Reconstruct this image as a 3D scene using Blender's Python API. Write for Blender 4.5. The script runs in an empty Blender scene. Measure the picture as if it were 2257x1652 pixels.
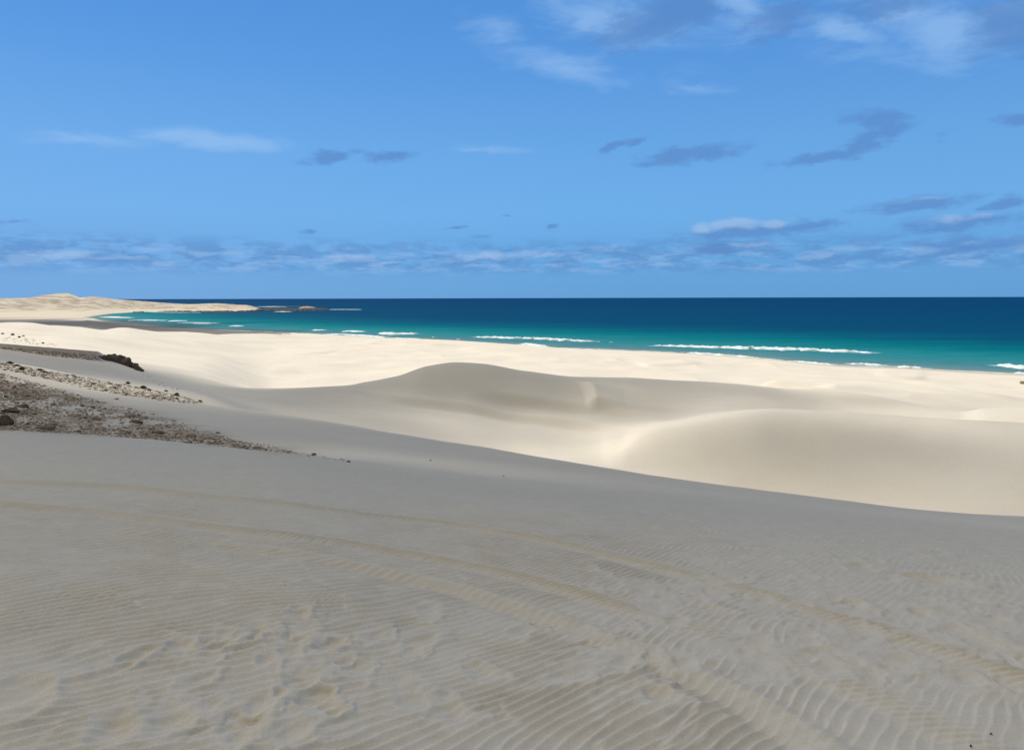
import bpy, bmesh, math, random
import numpy as np
from mathutils import Vector, Matrix

RNG = np.random.default_rng(7)
random.seed(7)
S = bpy.context.scene
COL = S.collection
R = math.radians

# ------------------------------------------------------------------ camera
W0, H0, F0 = 2257.0, 1652.0, 1700.0        # photograph width, height and focal length in photo pixels
CAM_Z = 22.0                               # eye above the sea
EYE = 1.65
PITCH, ROLL = math.atan(170.0 / F0), 0.0026
fwd = Vector((0, math.cos(PITCH), -math.sin(PITCH)))
r0, u0 = Vector((1, 0, 0)), Vector((0, math.sin(PITCH), math.cos(PITCH)))
rgt = r0 * math.cos(ROLL) - u0 * math.sin(ROLL)
upv = u0 * math.cos(ROLL) + r0 * math.sin(ROLL)
cam = bpy.data.cameras.new('camera')
camo = bpy.data.objects.new('camera', cam)
COL.objects.link(camo)
camo.matrix_world = Matrix(((rgt.x, upv.x, -fwd.x, 0), (rgt.y, upv.y, -fwd.y, 0), (rgt.z, upv.z, -fwd.z, CAM_Z), (0, 0, 0, 1)))
cam.sensor_fit = 'HORIZONTAL'
cam.sensor_width = 36
cam.lens = 36 * F0 / W0
cam.clip_start, cam.clip_end = 0.1, 90000
S.camera = camo


def ray(px, py):
    """azimuth (rad, + to the right) and slope dz/dhorizontal of a line of sight"""
    d = fwd + rgt * ((px - W0 / 2) / F0) + upv * ((H0 / 2 - py) / F0)
    return math.atan2(d.x, d.y), d.z / math.hypot(d.x, d.y)


# ------------------------------------------------------------------ numeric helpers
def perlin(x, y, seed=0):
    x = np.asarray(x, float); y = np.asarray(y, float)
    xi = np.floor(x).astype(np.int64); yi = np.floor(y).astype(np.int64)
    xf = x - xi; yf = y - yi

    def g(ix, iy, fx, fy):
        h = (ix * 374761393 + iy * 668265263 + seed * 1442695041) & 0xFFFFFFFF
        h = ((h ^ (h >> 13)) * 1274126177) & 0xFFFFFFFF
        a = ((h ^ (h >> 16)) & 0xFFFF) * (2 * np.pi / 65536.0)
        return np.cos(a) * fx + np.sin(a) * fy
    u = xf * xf * xf * (xf * (xf * 6 - 15) + 10); v = yf * yf * yf * (yf * (yf * 6 - 15) + 10)
    a = g(xi, yi, xf, yf); b = g(xi + 1, yi, xf - 1, yf)
    c = g(xi, yi + 1, xf, yf - 1); d = g(xi + 1, yi + 1, xf - 1, yf - 1)
    return 1.5 * ((a + u * (b - a)) * (1 - v) + (c + u * (d - c)) * v)


def fbm(x, y, seed=0, o=4):
    t = 0; a = 1.0; s = 0
    for k in range(o):
        t = t + a * perlin(np.asarray(x) * 2 ** k, np.asarray(y) * 2 ** k, seed + k * 17); s += a; a *= 0.5
    return t / s


def sstep(a, b, x):
    t = np.clip((x - a) / (b - a), 0, 1)
    return t * t * (3 - 2 * t)


def pchip_slopes(x, y):
    """x, y: (n, cols)"""
    h = np.diff(x, axis=0); d = np.diff(y, axis=0) / h
    m = np.zeros_like(y)
    w1 = 2 * h[1:] + h[:-1]; w2 = h[1:] + 2 * h[:-1]
    same = d[:-1] * d[1:] > 0
    with np.errstate(divide='ignore', invalid='ignore'):
        hm = (w1 + w2) / (w1 / d[:-1] + w2 / d[1:])
    m[1:-1] = np.where(same, hm, 0)
    m[0], m[-1] = d[0], d[-1]
    return m


def pchip1(xk, yk, x):
    xk = np.asarray(xk, float)[:, None]; yk = np.asarray(yk, float)[:, None]
    x = np.clip(x, xk[0, 0], xk[-1, 0])
    m = pchip_slopes(xk, yk)[:, 0]; xk = xk[:, 0]; yk = yk[:, 0]
    i = np.clip(np.searchsorted(xk, x) - 1, 0, len(xk) - 2)
    h = xk[i + 1] - xk[i]; t = (x - xk[i]) / h
    return ((2 * t**3 - 3 * t**2 + 1) * yk[i] + (t**3 - 2 * t**2 + t) * h * m[i] + (-2 * t**3 + 3 * t**2) * yk[i + 1] + (t**3 - t**2) * h * m[i + 1])


def poly_dist(px, py, line):
    """signed lateral distance (+ on the right of travel) and arc length to a dense polyline"""
    line = np.asarray(line, float)
    seg = np.linalg.norm(np.diff(line, axis=0), axis=1)
    L = np.concatenate(([0], np.cumsum(seg)))
    n = max(60, min(400, int(L[-1] / max(L[-1] / 300, 1e-6))))
    ts = np.linspace(0, L[-1], n)
    qx = np.interp(ts, L, line[:, 0]); qy = np.interp(ts, L, line[:, 1])
    tx = np.gradient(qx, ts); ty = np.gradient(qy, ts)
    best = np.full(px.shape, 1e18); bi = np.zeros(px.shape, int)
    for k in range(n):
        d = (px - qx[k])**2 + (py - qy[k])**2
        mk = d < best
        best[mk] = d[mk]; bi[mk] = k
    dx = px - qx[bi]; dy = py - qy[bi]
    along = dx * tx[bi] + dy * ty[bi]
    s = dx * ty[bi] - dy * tx[bi]
    return s, ts[bi] + along, L[-1]


# ------------------------------------------------------------------ object helpers
def mesh_obj(name, verts, faces, mat=None, smooth=True, parent=None):
    me = bpy.data.meshes.new(name)
    verts = np.asarray(verts, np.float32)
    if isinstance(faces, np.ndarray):
        n, k = faces.shape
        me.vertices.add(len(verts)); me.vertices.foreach_set('co', verts.ravel())
        me.loops.add(n * k); me.loops.foreach_set('vertex_index', faces.astype(np.int32).ravel())
        me.polygons.add(n); me.polygons.foreach_set('loop_start', np.arange(0, n * k, k, dtype=np.int32))
        me.update(calc_edges=True)
    else:
        me.from_pydata(verts.tolist(), [], faces)
    me.polygons.foreach_set('use_smooth', np.full(len(me.polygons), smooth, dtype=bool))
    me.validate()
    o = bpy.data.objects.new(name, me)
    COL.objects.link(o)
    if mat: me.materials.append(mat)
    if parent: o.parent = parent
    return o


def tag(o, label=None, cat=None, group=None, kind=None):
    if label: o['label'] = label
    if cat: o['category'] = cat
    if group: o['group'] = group
    if kind: o['kind'] = kind
    return o


def color_attr(o, name, rgb):
    a = o.data.color_attributes.new(name, 'FLOAT_COLOR', 'POINT')
    c = np.ones((len(o.data.vertices), 4), np.float32); c[:, :3] = rgb
    a.data.foreach_set('color', c.ravel())


def float_attr(o, name, v):
    a = o.data.attributes.new(name, 'FLOAT', 'POINT')
    a.data.foreach_set('value', np.asarray(v, np.float32).ravel())


class NT:
    def __init__(s, tree): s.t = tree; s.n = tree.nodes; s.l = tree.links
    def add(s, typ, **kw):
        nd = s.n.new(typ)
        for k, v in kw.items():
            if k.startswith('i_'):
                key = k[2:]
                key = int(key) if key.isdigit() else key.replace('_', ' ')
                s.put(nd.inputs[key], v)
            else: setattr(nd, k, v)
        return nd
    def put(s, sock, v):
        if hasattr(v, 'is_output'): s.l.new(v, sock)
        elif hasattr(v, 'outputs'): s.l.new(v.outputs[0], sock)
        else: sock.default_value = v
    def math(s, op, a, b=0.0, c=0.0, clamp=False):
        nd = s.n.new('ShaderNodeMath'); nd.operation = op; nd.use_clamp = clamp
        for i, v in enumerate((a, b, c)): s.put(nd.inputs[i], v)
        return nd.outputs[0]
    def mix(s, f, a, b, mode='MIX'):
        nd = s.n.new('ShaderNodeMix'); nd.data_type = 'RGBA'; nd.blend_type = mode
        s.put(nd.inputs['Factor'], f)
        A, B = [q for q in nd.inputs if q.type == 'RGBA'][:2]
        s.put(A, a); s.put(B, b)
        return [q for q in nd.outputs if q.type == 'RGBA'][0]
    def ramp(s, fac, stops, interp='LINEAR'):
        nd = s.n.new('ShaderNodeValToRGB'); nd.color_ramp.interpolation = interp
        e = nd.color_ramp.elements
        while len(e) < len(stops): e.new(0.5)
        for k, (p, c) in enumerate(stops):
            e[k].position = p; e[k].color = (*c, 1) if len(c) == 3 else c
        s.put(nd.inputs[0], fac)
        return nd.outputs[0]
    def smooth(s, v, a, b):
        nd = s.n.new('ShaderNodeMapRange'); nd.interpolation_type = 'SMOOTHSTEP'; nd.clamp = True
        s.put(nd.inputs[0], v)
        nd.inputs[1].default_value = a; nd.inputs[2].default_value = b
        return nd.outputs[0]
    def noise(s, vec, scale, detail=4, rough=0.5, dist=0.0):
        nd = s.n.new('ShaderNodeTexNoise'); s.put(nd.inputs['Vector'], vec)
        nd.inputs['Scale'].default_value = scale; nd.inputs['Detail'].default_value = detail
        nd.inputs['Roughness'].default_value = rough; nd.inputs['Distortion'].default_value = dist
        return nd.outputs[0]


def material(name):
    m = bpy.data.materials.new(name); m.use_nodes = True
    t = NT(m.node_tree); t.b = m.node_tree.nodes['Principled BSDF']
    t.out = m.node_tree.nodes['Material Output']
    return m, t


# ------------------------------------------------------------------ light
SUN_AZ, SUN_EL = R(-48), R(49)
SUN = np.array((math.sin(SUN_AZ) * math.cos(SUN_EL), math.cos(SUN_AZ) * math.cos(SUN_EL), math.sin(SUN_EL)))
sl = bpy.data.lights.new('sun', 'SUN'); sl.energy = 4.75; sl.angle = R(0.53); sl.color = (1.0, 0.945, 0.85)
so = bpy.data.objects.new('sun', sl); COL.objects.link(so)
so.rotation_euler = Vector(SUN).to_track_quat('Z', 'Y').to_euler()
so.location = (0, 0, 300)

# ------------------------------------------------------------------ sky
wd_ = bpy.data.worlds.new('World'); S.world = wd_; wd_.use_nodes = True
t = NT(wd_.node_tree)
bg = wd_.node_tree.nodes['Background']
nish = t.add('ShaderNodeTexSky', sky_type='NISHITA')
nish.sun_disc = False; nish.sun_elevation = SUN_EL; nish.sun_rotation = SUN_AZ
nish.dust_density = 0.2; nish.ozone_density = 3.0; nish.altitude = 20
tcw = t.add('ShaderNodeTexCoord')
sep = t.add('ShaderNodeSeparateXYZ', i_0=tcw.outputs['Generated'])
dx_, dy_, dz_ = sep.outputs
el = t.math('MULTIPLY', t.math('ARCSINE', dz_), 180 / math.pi)
az_ = t.math('MULTIPLY', t.math('ARCTAN2', dx_, dy_), 180 / math.pi)
e01 = t.math('DIVIDE', el, 60.0, clamp=True)


def lin(r, g, b): return tuple(((v / 255 + 0.055) / 1.055)**2.4 if v > 10 else v / 255 / 12.92 for v in (r, g, b))


blue = t.ramp(e01, [(0.0, lin(98, 154, 214)), (2.2 / 60, lin(100, 157, 217)), (6 / 60, lin(113, 173, 229)), (10 / 60, lin(109, 169, 227)), (16 / 60, lin(94, 154, 221)), (22 / 60, lin(82, 144, 213)), (40 / 60, lin(76, 136, 208)), (1.0, lin(74, 130, 200))])
nis = t.mix(1.0, nish.outputs[0], (0.03, 0.08, 0.135, 1), 'MULTIPLY')
sky = t.mix(0.15, blue, nis)
left = t.smooth(az_, 10, -40)
sky = t.mix(t.math('MULTIPLY', left, t.math('SUBTRACT', 0.35, t.math('MULTIPLY', e01, 1.2), clamp=True)), sky, (*lin(140, 176, 230), 1))
comb = t.add('ShaderNodeCombineXYZ', i_0=az_, i_1=t.math('MULTIPLY', el, 1.0), i_2=0.0)
P = comb.outputs[0]
# ragged cloud edges: the sky direction itself is stirred by noise
mp = t.add('ShaderNodeMapping', i_Vector=P); mp.inputs['Scale'].default_value = (0.32, 0.75, 1)
nz = t.add('ShaderNodeTexNoise', i_Vector=mp.outputs[0]); nz.inputs['Scale'].default_value = 1.0; nz.inputs['Detail'].default_value = 6; nz.inputs['Roughness'].default_value = 0.62
off = t.add('ShaderNodeVectorMath', operation='SUBTRACT', i_0=nz.outputs['Color'], i_1=(0.5, 0.5, 0.5))
off2 = t.add('ShaderNodeVectorMath', operation='MULTIPLY', i_0=off, i_1=(2.6, 1.1, 0))
PW = t.add('ShaderNodeVectorMath', operation='ADD', i_0=P, i_1=off2).outputs[0]
mp2 = t.add('ShaderNodeMapping', i_Vector=P); mp2.inputs['Scale'].default_value = (0.5, 1.3, 1)
fine = t.noise(mp2.outputs[0], 1.3, 7, 0.62)
mp3 = t.add('ShaderNodeMapping', i_Vector=P); mp3.inputs['Scale'].default_value = (0.16, 0.55, 1); mp3.inputs['Rotation'].default_value = (0, 0, -0.15)
streak = t.noise(mp3.outputs[0], 1.0, 7, 0.6, 0.4)


def sky_dir(px, py):
    a, tn = ray(px, py)
    return math.degrees(a), math.degrees(math.atan(tn))


def blobs(lst, edge, k, nz_):
    """lst: photo centre, half width, half height (photo px), tilt deg, weight"""
    acc = None
    for px, py, hw, hh, tilt, wgt in lst:
        a, e = sky_dir(px, py)
        m = t.add('ShaderNodeMapping', vector_type='TEXTURE', i_Vector=PW)
        m.inputs['Location'].default_value = (a, e, 0)
        m.inputs['Rotation'].default_value = (0, 0, R(tilt))
        m.inputs['Scale'].default_value = (hw * 0.0325, hh * 0.0325, 1)
        ln = t.add('ShaderNodeVectorMath', operation='LENGTH', i_0=m.outputs[0])
        v = t.math('MULTIPLY', t.math('SUBTRACT', 1.25, ln.outputs['Value']), wgt)
        acc = v if acc is None else t.math('MAXIMUM', acc, v)
    acc = t.math('ADD', acc, t.math('MULTIPLY', t.math('SUBTRACT', nz_, 0.5), k))
    return t.smooth(acc, *edge)


WISP = [(190, 312, 130, 16, 2, .8), (470, 310, 170, 22, -2, 1), (380, 290, 90, 14, 0, .5), (1030, 330, 170, 9, 0, .5), (1320, 40, 170, 60, -10, 1.1), (1250, 150, 170, 40, -12, .7), (1640, 10, 90, 22, -14, 1.1), (1850, 60, 110, 26, -18, 1.2), (2080, 70, 120, 55, -20, 1.2), (2010, 30, 110, 40, -10, 1), (1100, 70, 90, 50, -10, .7), (1600, 60, 520, 60, -2, .5), (2000, 110, 260, 40, -8, .5), (1530, 195, 70, 14, -8, .45), (2230, 20, 90, 50, -10, .6)]
DARK = [(725, 343, 66, 16, 12, 1), (860, 346, 60, 16, 4, 1), (1350, 325, 40, 12, 22, .9), (1395, 315, 26, 10, 25, .9), (1520, 342, 125, 25, 4, 1), (1450, 355, 60, 14, 4, .8), (1930, 262, 70, 22, -8, 1.05), (1960, 285, 40, 26, 20, 1.05), (1900, 315, 60, 24, 32, 1.05), (1820, 345, 110, 13, 6, 1), (2240, 264, 46, 15, -4, .9), (2020, 450, 110, 20, 3, 1.05), (2205, 447, 38, 14, 15, .95),
        (1660, 510, 170, 18, 3, 1), (1780, 500, 90, 9, 6, 1), (1600, 545, 120, 16, 0, .85), (2130, 488, 130, 15, 3, .95), (2060, 505, 80, 8, 0, .8), (2160, 540, 130, 18, 0, .75), (685, 505, 26, 7, 5, .7), (1010, 500, 26, 5, 8, .7), (1112, 479, 14, 5, 5, .7), (1215, 500, 22, 6, 14, .85), (35, 490, 40, 6, 4, .6), (1440, 55, 150, 42, 10, 1.1), (1500, 20, 120, 40, 0, 1.1), (1720, 45, 90, 36, 10, .95), (1940, 20, 120, 28, -5, .8), (2230, 45, 80, 70, 0, 1.0), (1060, 520, 30, 5, 0, .6), (2080, 312, 24, 12, 60, .3)]
WHITE = [(1545, 503, 34, 13, 0, 1), (1620, 494, 62, 15, 0, 1.05), (1700, 494, 55, 11, 0, .9), (145, 561, 62, 11, 2, .95), (2100, 482, 50, 10, 5, .75), (2040, 437, 70, 8, 3, .55), (2170, 475, 40, 8, 0, .6), (780, 568, 70, 12, 3, .75), (1060, 566, 80, 12, 0, .75), (860, 578, 60, 7, 4, .6), (1200, 560, 60, 10, 0, .6), (1330, 545, 60, 9, 0, .5), (2000, 545, 45, 6, 0, .55), (1650, 540, 60, 8, 0, .5)]
wisp = blobs(WISP, (0.05, 1.3), 2.6, streak)
dark = blobs(DARK, (0.05, 0.95), 1.9, fine)
white = blobs(WHITE, (0.1, 0.95), 1.6, fine)
# broken bank of far cumulus low over the sea
mp4 = t.add('ShaderNodeMapping', i_Vector=P); mp4.inputs['Scale'].default_value = (0.30, 1.05, 1)
bankn = t.noise(mp4.outputs[0], 1.3, 7, 0.62)
mp5 = t.add('ShaderNodeMapping', i_Vector=P); mp5.inputs['Scale'].default_value = (0.25, 1.1, 1); mp5.inputs['Location'].default_value = (5, 3.3, 0)
bankw = t.noise(mp5.outputs[0], 1.4, 7, 0.62)
hump = t.math('MULTIPLY', t.smooth(el, 1.2, 2.6), t.math('SUBTRACT', 1.0, t.smooth(el, 3.4, 4.6)))
bank = t.math('MULTIPLY', t.smooth(bankn, 0.40, 0.57), hump)
lowb = t.math('MULTIPLY', t.smooth(bankw, 0.46, 0.62), t.math('MULTIPLY', t.smooth(el, 1.4, 2.3), t.math('SUBTRACT', 1.0, t.smooth(el, 3.0, 4.0))))
sky = t.mix(t.math('MULTIPLY', wisp, 0.55), sky, (*lin(158, 198, 242), 1))
sky = t.mix(t.math('MULTIPLY', bank, 0.60), sky, (*lin(92, 140, 198), 1))
sky = t.mix(t.math('MULTIPLY', lowb, 0.55), sky, (*lin(148, 186, 231), 1))
sky = t.mix(t.math('MULTIPLY', dark, 0.72), sky, (*lin(92, 138, 200), 1))
sky = t.mix(t.math('MULTIPLY', white, 0.66), sky, (*lin(160, 192, 230), 1))
# unseen warm-grey cover added overhead and behind the viewer to warm the shade
dome = t.noise(tcw.outputs['Generated'], 2.6, 6, 0.58)
added_cover = t.math('MULTIPLY', t.smooth(dome, 0.26, 0.46), t.math('MAXIMUM', t.smooth(el, 32, 52), t.math('MULTIPLY', t.smooth(t.math('ABSOLUTE', az_), 70, 120), t.smooth(el, 6, 20))))
sky = t.mix(t.math('MULTIPLY', added_cover, 0.95), sky, (0.320, 0.286, 0.186, 1))
lift = t.add('ShaderNodeVectorMath', operation='SCALE', i_0=sky); lift.inputs['Scale'].default_value = 10.0
t.put(bg.inputs['Color'], lift)
bg.inputs['Strength'].default_value = 0.1

# ------------------------------------------------------------------ terrain control lines
# every line is a crest, foot or break of the ground: photo sight line + distance (m), or (px, py, d, 'z', height)
KX = [-60, 0, 150, 300, 450, 600, 750, 900, 1050, 1128, 1250, 1320, 1354, 1414, 1514, 1600, 1700, 1834, 1954, 2014, 2114, 2174, 2257, 2320]


def line_a():
    px = [0, 150, 300, 450, 600, 750, 900, 1050, 1200, 1350, 1500, 1650, 1800, 1950, 2100, 2257]
    py = [945, 954, 965, 980, 994, 1015, 1036, 1052, 1066, 1083, 1098, 1113, 1128, 1144, 1161, 1183]
    d = np.interp(px, [0, 600, 1128, 1800, 2257], [17, 15, 14, 12, 11])
    return list(zip(px, py, d))


LINES = [
    ('A', line_a()),
    ('A2', [(0, 950, 25), (300, 970, 22), (600, 999, 19), (750, 1008, 18), (1128, 1051, 17), (1800, 1119, 14), (2257, 1169, 13)]),
    ('R', [(0, 870, 36), (150, 889, 34), (300, 908, 32), (450, 930, 30), (600, 952, 28), (750, 972, 26), (1128, 1024, 23), (1800, 1109, 18), (2257, 1152, 17)]),
    ('B', [(0, 795, 60), (150, 822, 56), (300, 853, 52), (450, 888, 47), (600, 912, 44), (750, 934, 41), (900, 960, 38), (1050, 985, 36), (1200, 1010, 33), (1350, 1036, 31), (1500, 1060, 29), (1650, 1081, 27.5), (1800, 1101, 26), (1950, 1121, 25), (2100, 1136, 24), (2257, 1142, 23)]),
    ('B2', [(0, 800, 66), (150, 826, 61.5), (300, 857, 57), (450, 0, 54, 'z', 13.6), (600, 0, 52, 'z', 12.7), (900, 0, 48, 'z', 11.4), (1128, 0, 45, 'z', 10.4), (1500, 0, 43, 'z', 8.6), (1800, 0, 40, 'z', 8.2), (2257, 0, 36, 'z', 8.9)]),
    ('B3', [(0, 792, 72), (150, 816, 68), (300, 848, 62), (450, 876, 61), (600, 0, 60, 'z', 12.55), (900, 0, 61, 'z', 10.9), (1128, 0, 62, 'z', 9.55), (1320, 0, 57.5, 'z', 9.0), (1414, 0, 58, 'z', 8.4), (1600, 0, 57, 'z', 7.6), (1800, 0, 56, 'z', 7.25), (2257, 0, 50, 'z', 7.8)]),
    ('F', [(0, 778, 80), (150, 798, 76), (300, 830, 72), (450, 862, 75), (600, 885, 74), (750, 900, 74), (900, 915, 72), (1128, 950, 70), (1250, 985, 65.5), (1320, 998, 64), (1354, 990, 64.5), (1414, 957, 68), (1514, 934, 71), (1600, 917, 73), (1700, 906, 74), (1834, 908, 75), (2014, 920, 74), (2257, 934, 70)]),
    ('E', [(0, 768, 85), (150, 782, 83), (300, 817, 81), (450, 849, 85), (600, 865, 83), (760, 854, 88), (870, 872, 84), (1020, 889, 84), (1128, 900, 84), (1250, 902, 85), (1300, 897, 86), (1450, 916, 84), (1600, 895, 89), (1834, 0, 92, 'z', 8.3), (2014, 0, 89, 'z', 7.7), (2257, 0, 86, 'z', 7.2)]),
    ('D', [(0, 762, 89), (150, 774, 88), (230, 784, 87), (300, 812, 87), (380, 828, 90), (450, 842, 91), (560, 855, 92), (650, 855, 92), (750, 850, 93), (870, 832, 94), (940, 808, 95), (1000, 800, 96), (1060, 803, 97), (1150, 818, 98), (1270, 832, 100), (1400, 834, 103), (1500, 840, 105), (1600, 846, 107), (1750, 860, 110), (1834, 867, 112), (1954, 885, 110), (2114, 911, 105), (2174, 902, 105), (2257, 898, 105)]),
    ('D2', [(0, 0, 100, 'z', 15.5), (150, 0, 102, 'z', 14.9), (300, 806, 105), (450, 825, 110), (540, 0, 112, 'z', 9.4), (600, 0, 112, 'z', 8.3), (850, 0, 116, 'z', 7.6), (1000, 0, 125, 'z', 7.6), (1270, 0, 127, 'z', 7.0), (1450, 0, 125, 'z', 6.5), (1834, 0, 128, 'z', 5.8), (2114, 0, 122, 'z', 5.4), (2257, 0, 118, 'z', 5.3)]),
    ('D3', [(0, 757, 125), (150, 764, 128), (300, 780, 140), (450, 800, 140), (600, 0, 140, 'z', 6.8), (850, 0, 150, 'z', 6.0), (1000, 0, 170, 'z', 5.6), (1270, 0, 160, 'z', 5.3), (1450, 0, 152, 'z', 5.0), (1834, 0, 145, 'z', 4.6), (2257, 0, 135, 'z', 4.3)]),
    ('M', [(0, 737, 170), (150, 741, 185), (300, 750, 210), (450, 767, 230), (600, 0, 250, 'z', 4.4), (1000, 0, 270, 'z', 3.5), (1450, 0, 225, 'z', 3.2), (1834, 0, 192, 'z', 3.0), (2257, 0, 172, 'z', 2.8)]),
    ('G', [(0, 717, 230), (50, 714, 230), (110, 718, 245), (178, 725, 262), (230, 729, 278), (275, 725, 292), (310, 727, 300), (357, 731, 318), (450, 735, 355), (561, 738, 400), (700, 0, 425, 'z', 1.5), (850, 0, 400, 'z', 1.4), (1000, 0, 375, 'z', 1.4), (1200, 0, 325, 'z', 1.4), (1450, 0, 280, 'z', 1.3), (1834, 0, 232, 'z', 1.3), (2257, 0, 202, 'z', 1.2)]),
]
SHORE = [(-400, 0, 905), (0, 0, 900), (180, 0, 896), (194, 700), (225, 706.5), (255, 709), (306, 714), (382, 722), (470, 726.5), (561, 730), (758, 739.5), (851, 745), (985, 751), (1053, 755), (1158, 761), (1218, 766.5), (1398, 773), (1500, 778), (1655, 788), (1730, 795), (1850, 806), (2060, 815), (2257, 825), (2330, 829), (2600, 836)]


def knots(pts):
    az, d, z = [], [], []
    for p in pts:
        if len(p) == 5:
            a, t = ray(p[0], 656); az.append(a); d.append(p[2]); z.append(p[4])
        else:
            a, t = ray(p[0], p[1]); az.append(a); d.append(p[2]); z.append(CAM_Z + t * p[2])
    e = 0.09                                        # carry each line on past the edges of the frame
    for s, i, j in ((-1, 0, 1), (1, -1, -2)):
        k = 0.6 * e / abs(az[i] - az[j])
        k = min(k, 1.2)
        q = (az[i] + s * e, d[i] + (d[i] - d[j]) * k, z[i] + (z[i] - z[j]) * k)
        if s < 0: az.insert(0, q[0]); d.insert(0, q[1]); z.insert(0, q[2])
        else: az.append(q[0]); d.append(q[1]); z.append(q[2])
    return az, d, z


def shore_r(az):
    ka, kd = [], []
    for p in SHORE:
        if len(p) == 3:
            a, t = ray(p[0], 690); ka.append(a); kd.append(p[2])
        else:
            a, t = ray(*p); ka.append(a); kd.append(CAM_Z / -t)
    return pchip1(ka, kd, az)


HALF = R(35.5)
azf = np.linspace(-HALF, HALF, 1121)
step = azf[1] - azf[0]
out = []
a = HALF
while a < math.pi - 0.02:
    step = min(step * 1.09, R(5)); a += step
    if a < math.pi - 0.02: out.append(a)
out = np.array(out)
AZ = np.concatenate((-out[::-1], azf, out))
NC = len(AZ)
rows = [0.7]
while rows[-1] < 14: rows.append(rows[-1] + 0.0055 + 0.0020 * rows[-1])
while rows[-1] < 60: rows.append(rows[-1] * 1.0058)
while rows[-1] < 115: rows.append(rows[-1] * 1.0042)
while rows[-1] < 980: rows.append(rows[-1] * 1.0072)
RR = np.array(rows)
NR = len(RR)

cr = [np.full(NC, 0.5), np.full(NC, 4.0)]
cz = [np.full(NC, CAM_Z - EYE), None]
for nm, pts in LINES:
    ka, kd, kz = knots(pts)
    cr.append(pchip1(ka, kd, AZ)); cz.append(pchip1(ka, kz, AZ))
cz[1] = cz[0] + (cz[2] - cz[0]) * 0.19 + 0.02
sr = shore_r(AZ)
a_bay = ray(188, 700)[0]
dry = 1 - sstep(a_bay - 0.004, a_bay + 0.006, AZ)         # left of the bay: flats run on to the far dunes
g_r, g_z = cr[-1], cz[-1]
g2 = np.minimum(g_r + 90, g_r + (sr - g_r) * 0.45)
g2z = np.where(AZ < ray(620, 700)[0], np.maximum(1.3, g_z * 0.22), g_z * 0.62)
cr.append(g2); cz.append(g2z)
cr.append(sr); cz.append(0.04 + dry * 0.9)
cr.append(sr + 60); cz.append(-2.5 + dry * 3.4)
cr.append(np.maximum(sr + 150, 1000)); cz.append(-4 + dry * 4.9)
cr = np.array(cr); cz = np.array(cz)
for k in range(1, len(cr)): cr[k] = np.maximum(cr[k], cr[k - 1] + 1.2)
sl_ = pchip_slopes(cr, cz)
Z = np.zeros((NR, NC))
RG = np.repeat(RR[:, None], NC, 1)
for k in range(len(cr) - 1):
    h = cr[k + 1] - cr[k]
    t = (RG - cr[k]) / h
    m = (t >= 0) & (t < 1)
    if k == 0: m |= t < 0
    tt = np.clip(t, 0, 1)
    v = (2 * tt**3 - 3 * tt**2 + 1) * cz[k] + (tt**3 - 2 * tt**2 + tt) * h * sl_[k] + (-2 * tt**3 + 3 * tt**2) * cz[k + 1] + (tt**3 - tt**2) * h * sl_[k + 1]
    Z[m] = v[m]
AG = np.repeat(AZ[None, :], NR, 0)
X = RG * np.sin(AG); Y = RG * np.cos(AG)
# behind the viewer the dune field simply rolls on
back = sstep(R(62), R(115), np.abs(AG))
Zb = 18.6 + 3.0 * fbm(X / 70, Y / 70, 5, 3) + (CAM_Z - EYE - 18.6) * np.exp(-(RG / 14)**2)
Z = Z * (1 - back) + Zb * back


def ground_hit(px, py, Zg=None):
    """where a photo sight line meets the ground"""
    Zg = Z if Zg is None else Zg
    a, t = ray(px, py)
    j = np.interp(a, AZ, np.arange(NC)); j0 = int(j); f = j - j0
    zc = Zg[:, j0] * (1 - f) + Zg[:, min(j0 + 1, NC - 1)] * f
    g = (zc - CAM_Z) / RR
    k = np.argmax(g >= t)
    if k == 0: k = NR - 1 if g[0] < t else 1
    q = (t - g[k - 1]) / (g[k] - g[k - 1] + 1e-12)
    r = RR[k - 1] + (RR[k] - RR[k - 1]) * min(max(q, 0), 1)
    return np.array((r * math.sin(a), r * math.cos(a), CAM_Z + t * r))


def ground_z(x, y):
    a = np.arctan2(x, y); r = np.hypot(x, y)
    i = np.interp(r, RR, np.arange(NR)); j = np.interp(a, AZ, np.arange(NC))
    i0 = np.minimum(i.astype(int), NR - 2) if hasattr(i, 'astype') else min(int(i), NR - 2)
    j0 = np.minimum(j.astype(int), NC - 2) if hasattr(j, 'astype') else min(int(j), NC - 2)
    fi, fj = i - i0, j - j0
    return (Z[i0, j0] * (1 - fi) + Z[i0 + 1, j0] * fi) * (1 - fj) + (Z[i0, j0 + 1] * (1 - fi) + Z[i0 + 1, j0 + 1] * fi) * fj


def hits(pts): return np.array([ground_hit(*p) for p in pts])


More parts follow.
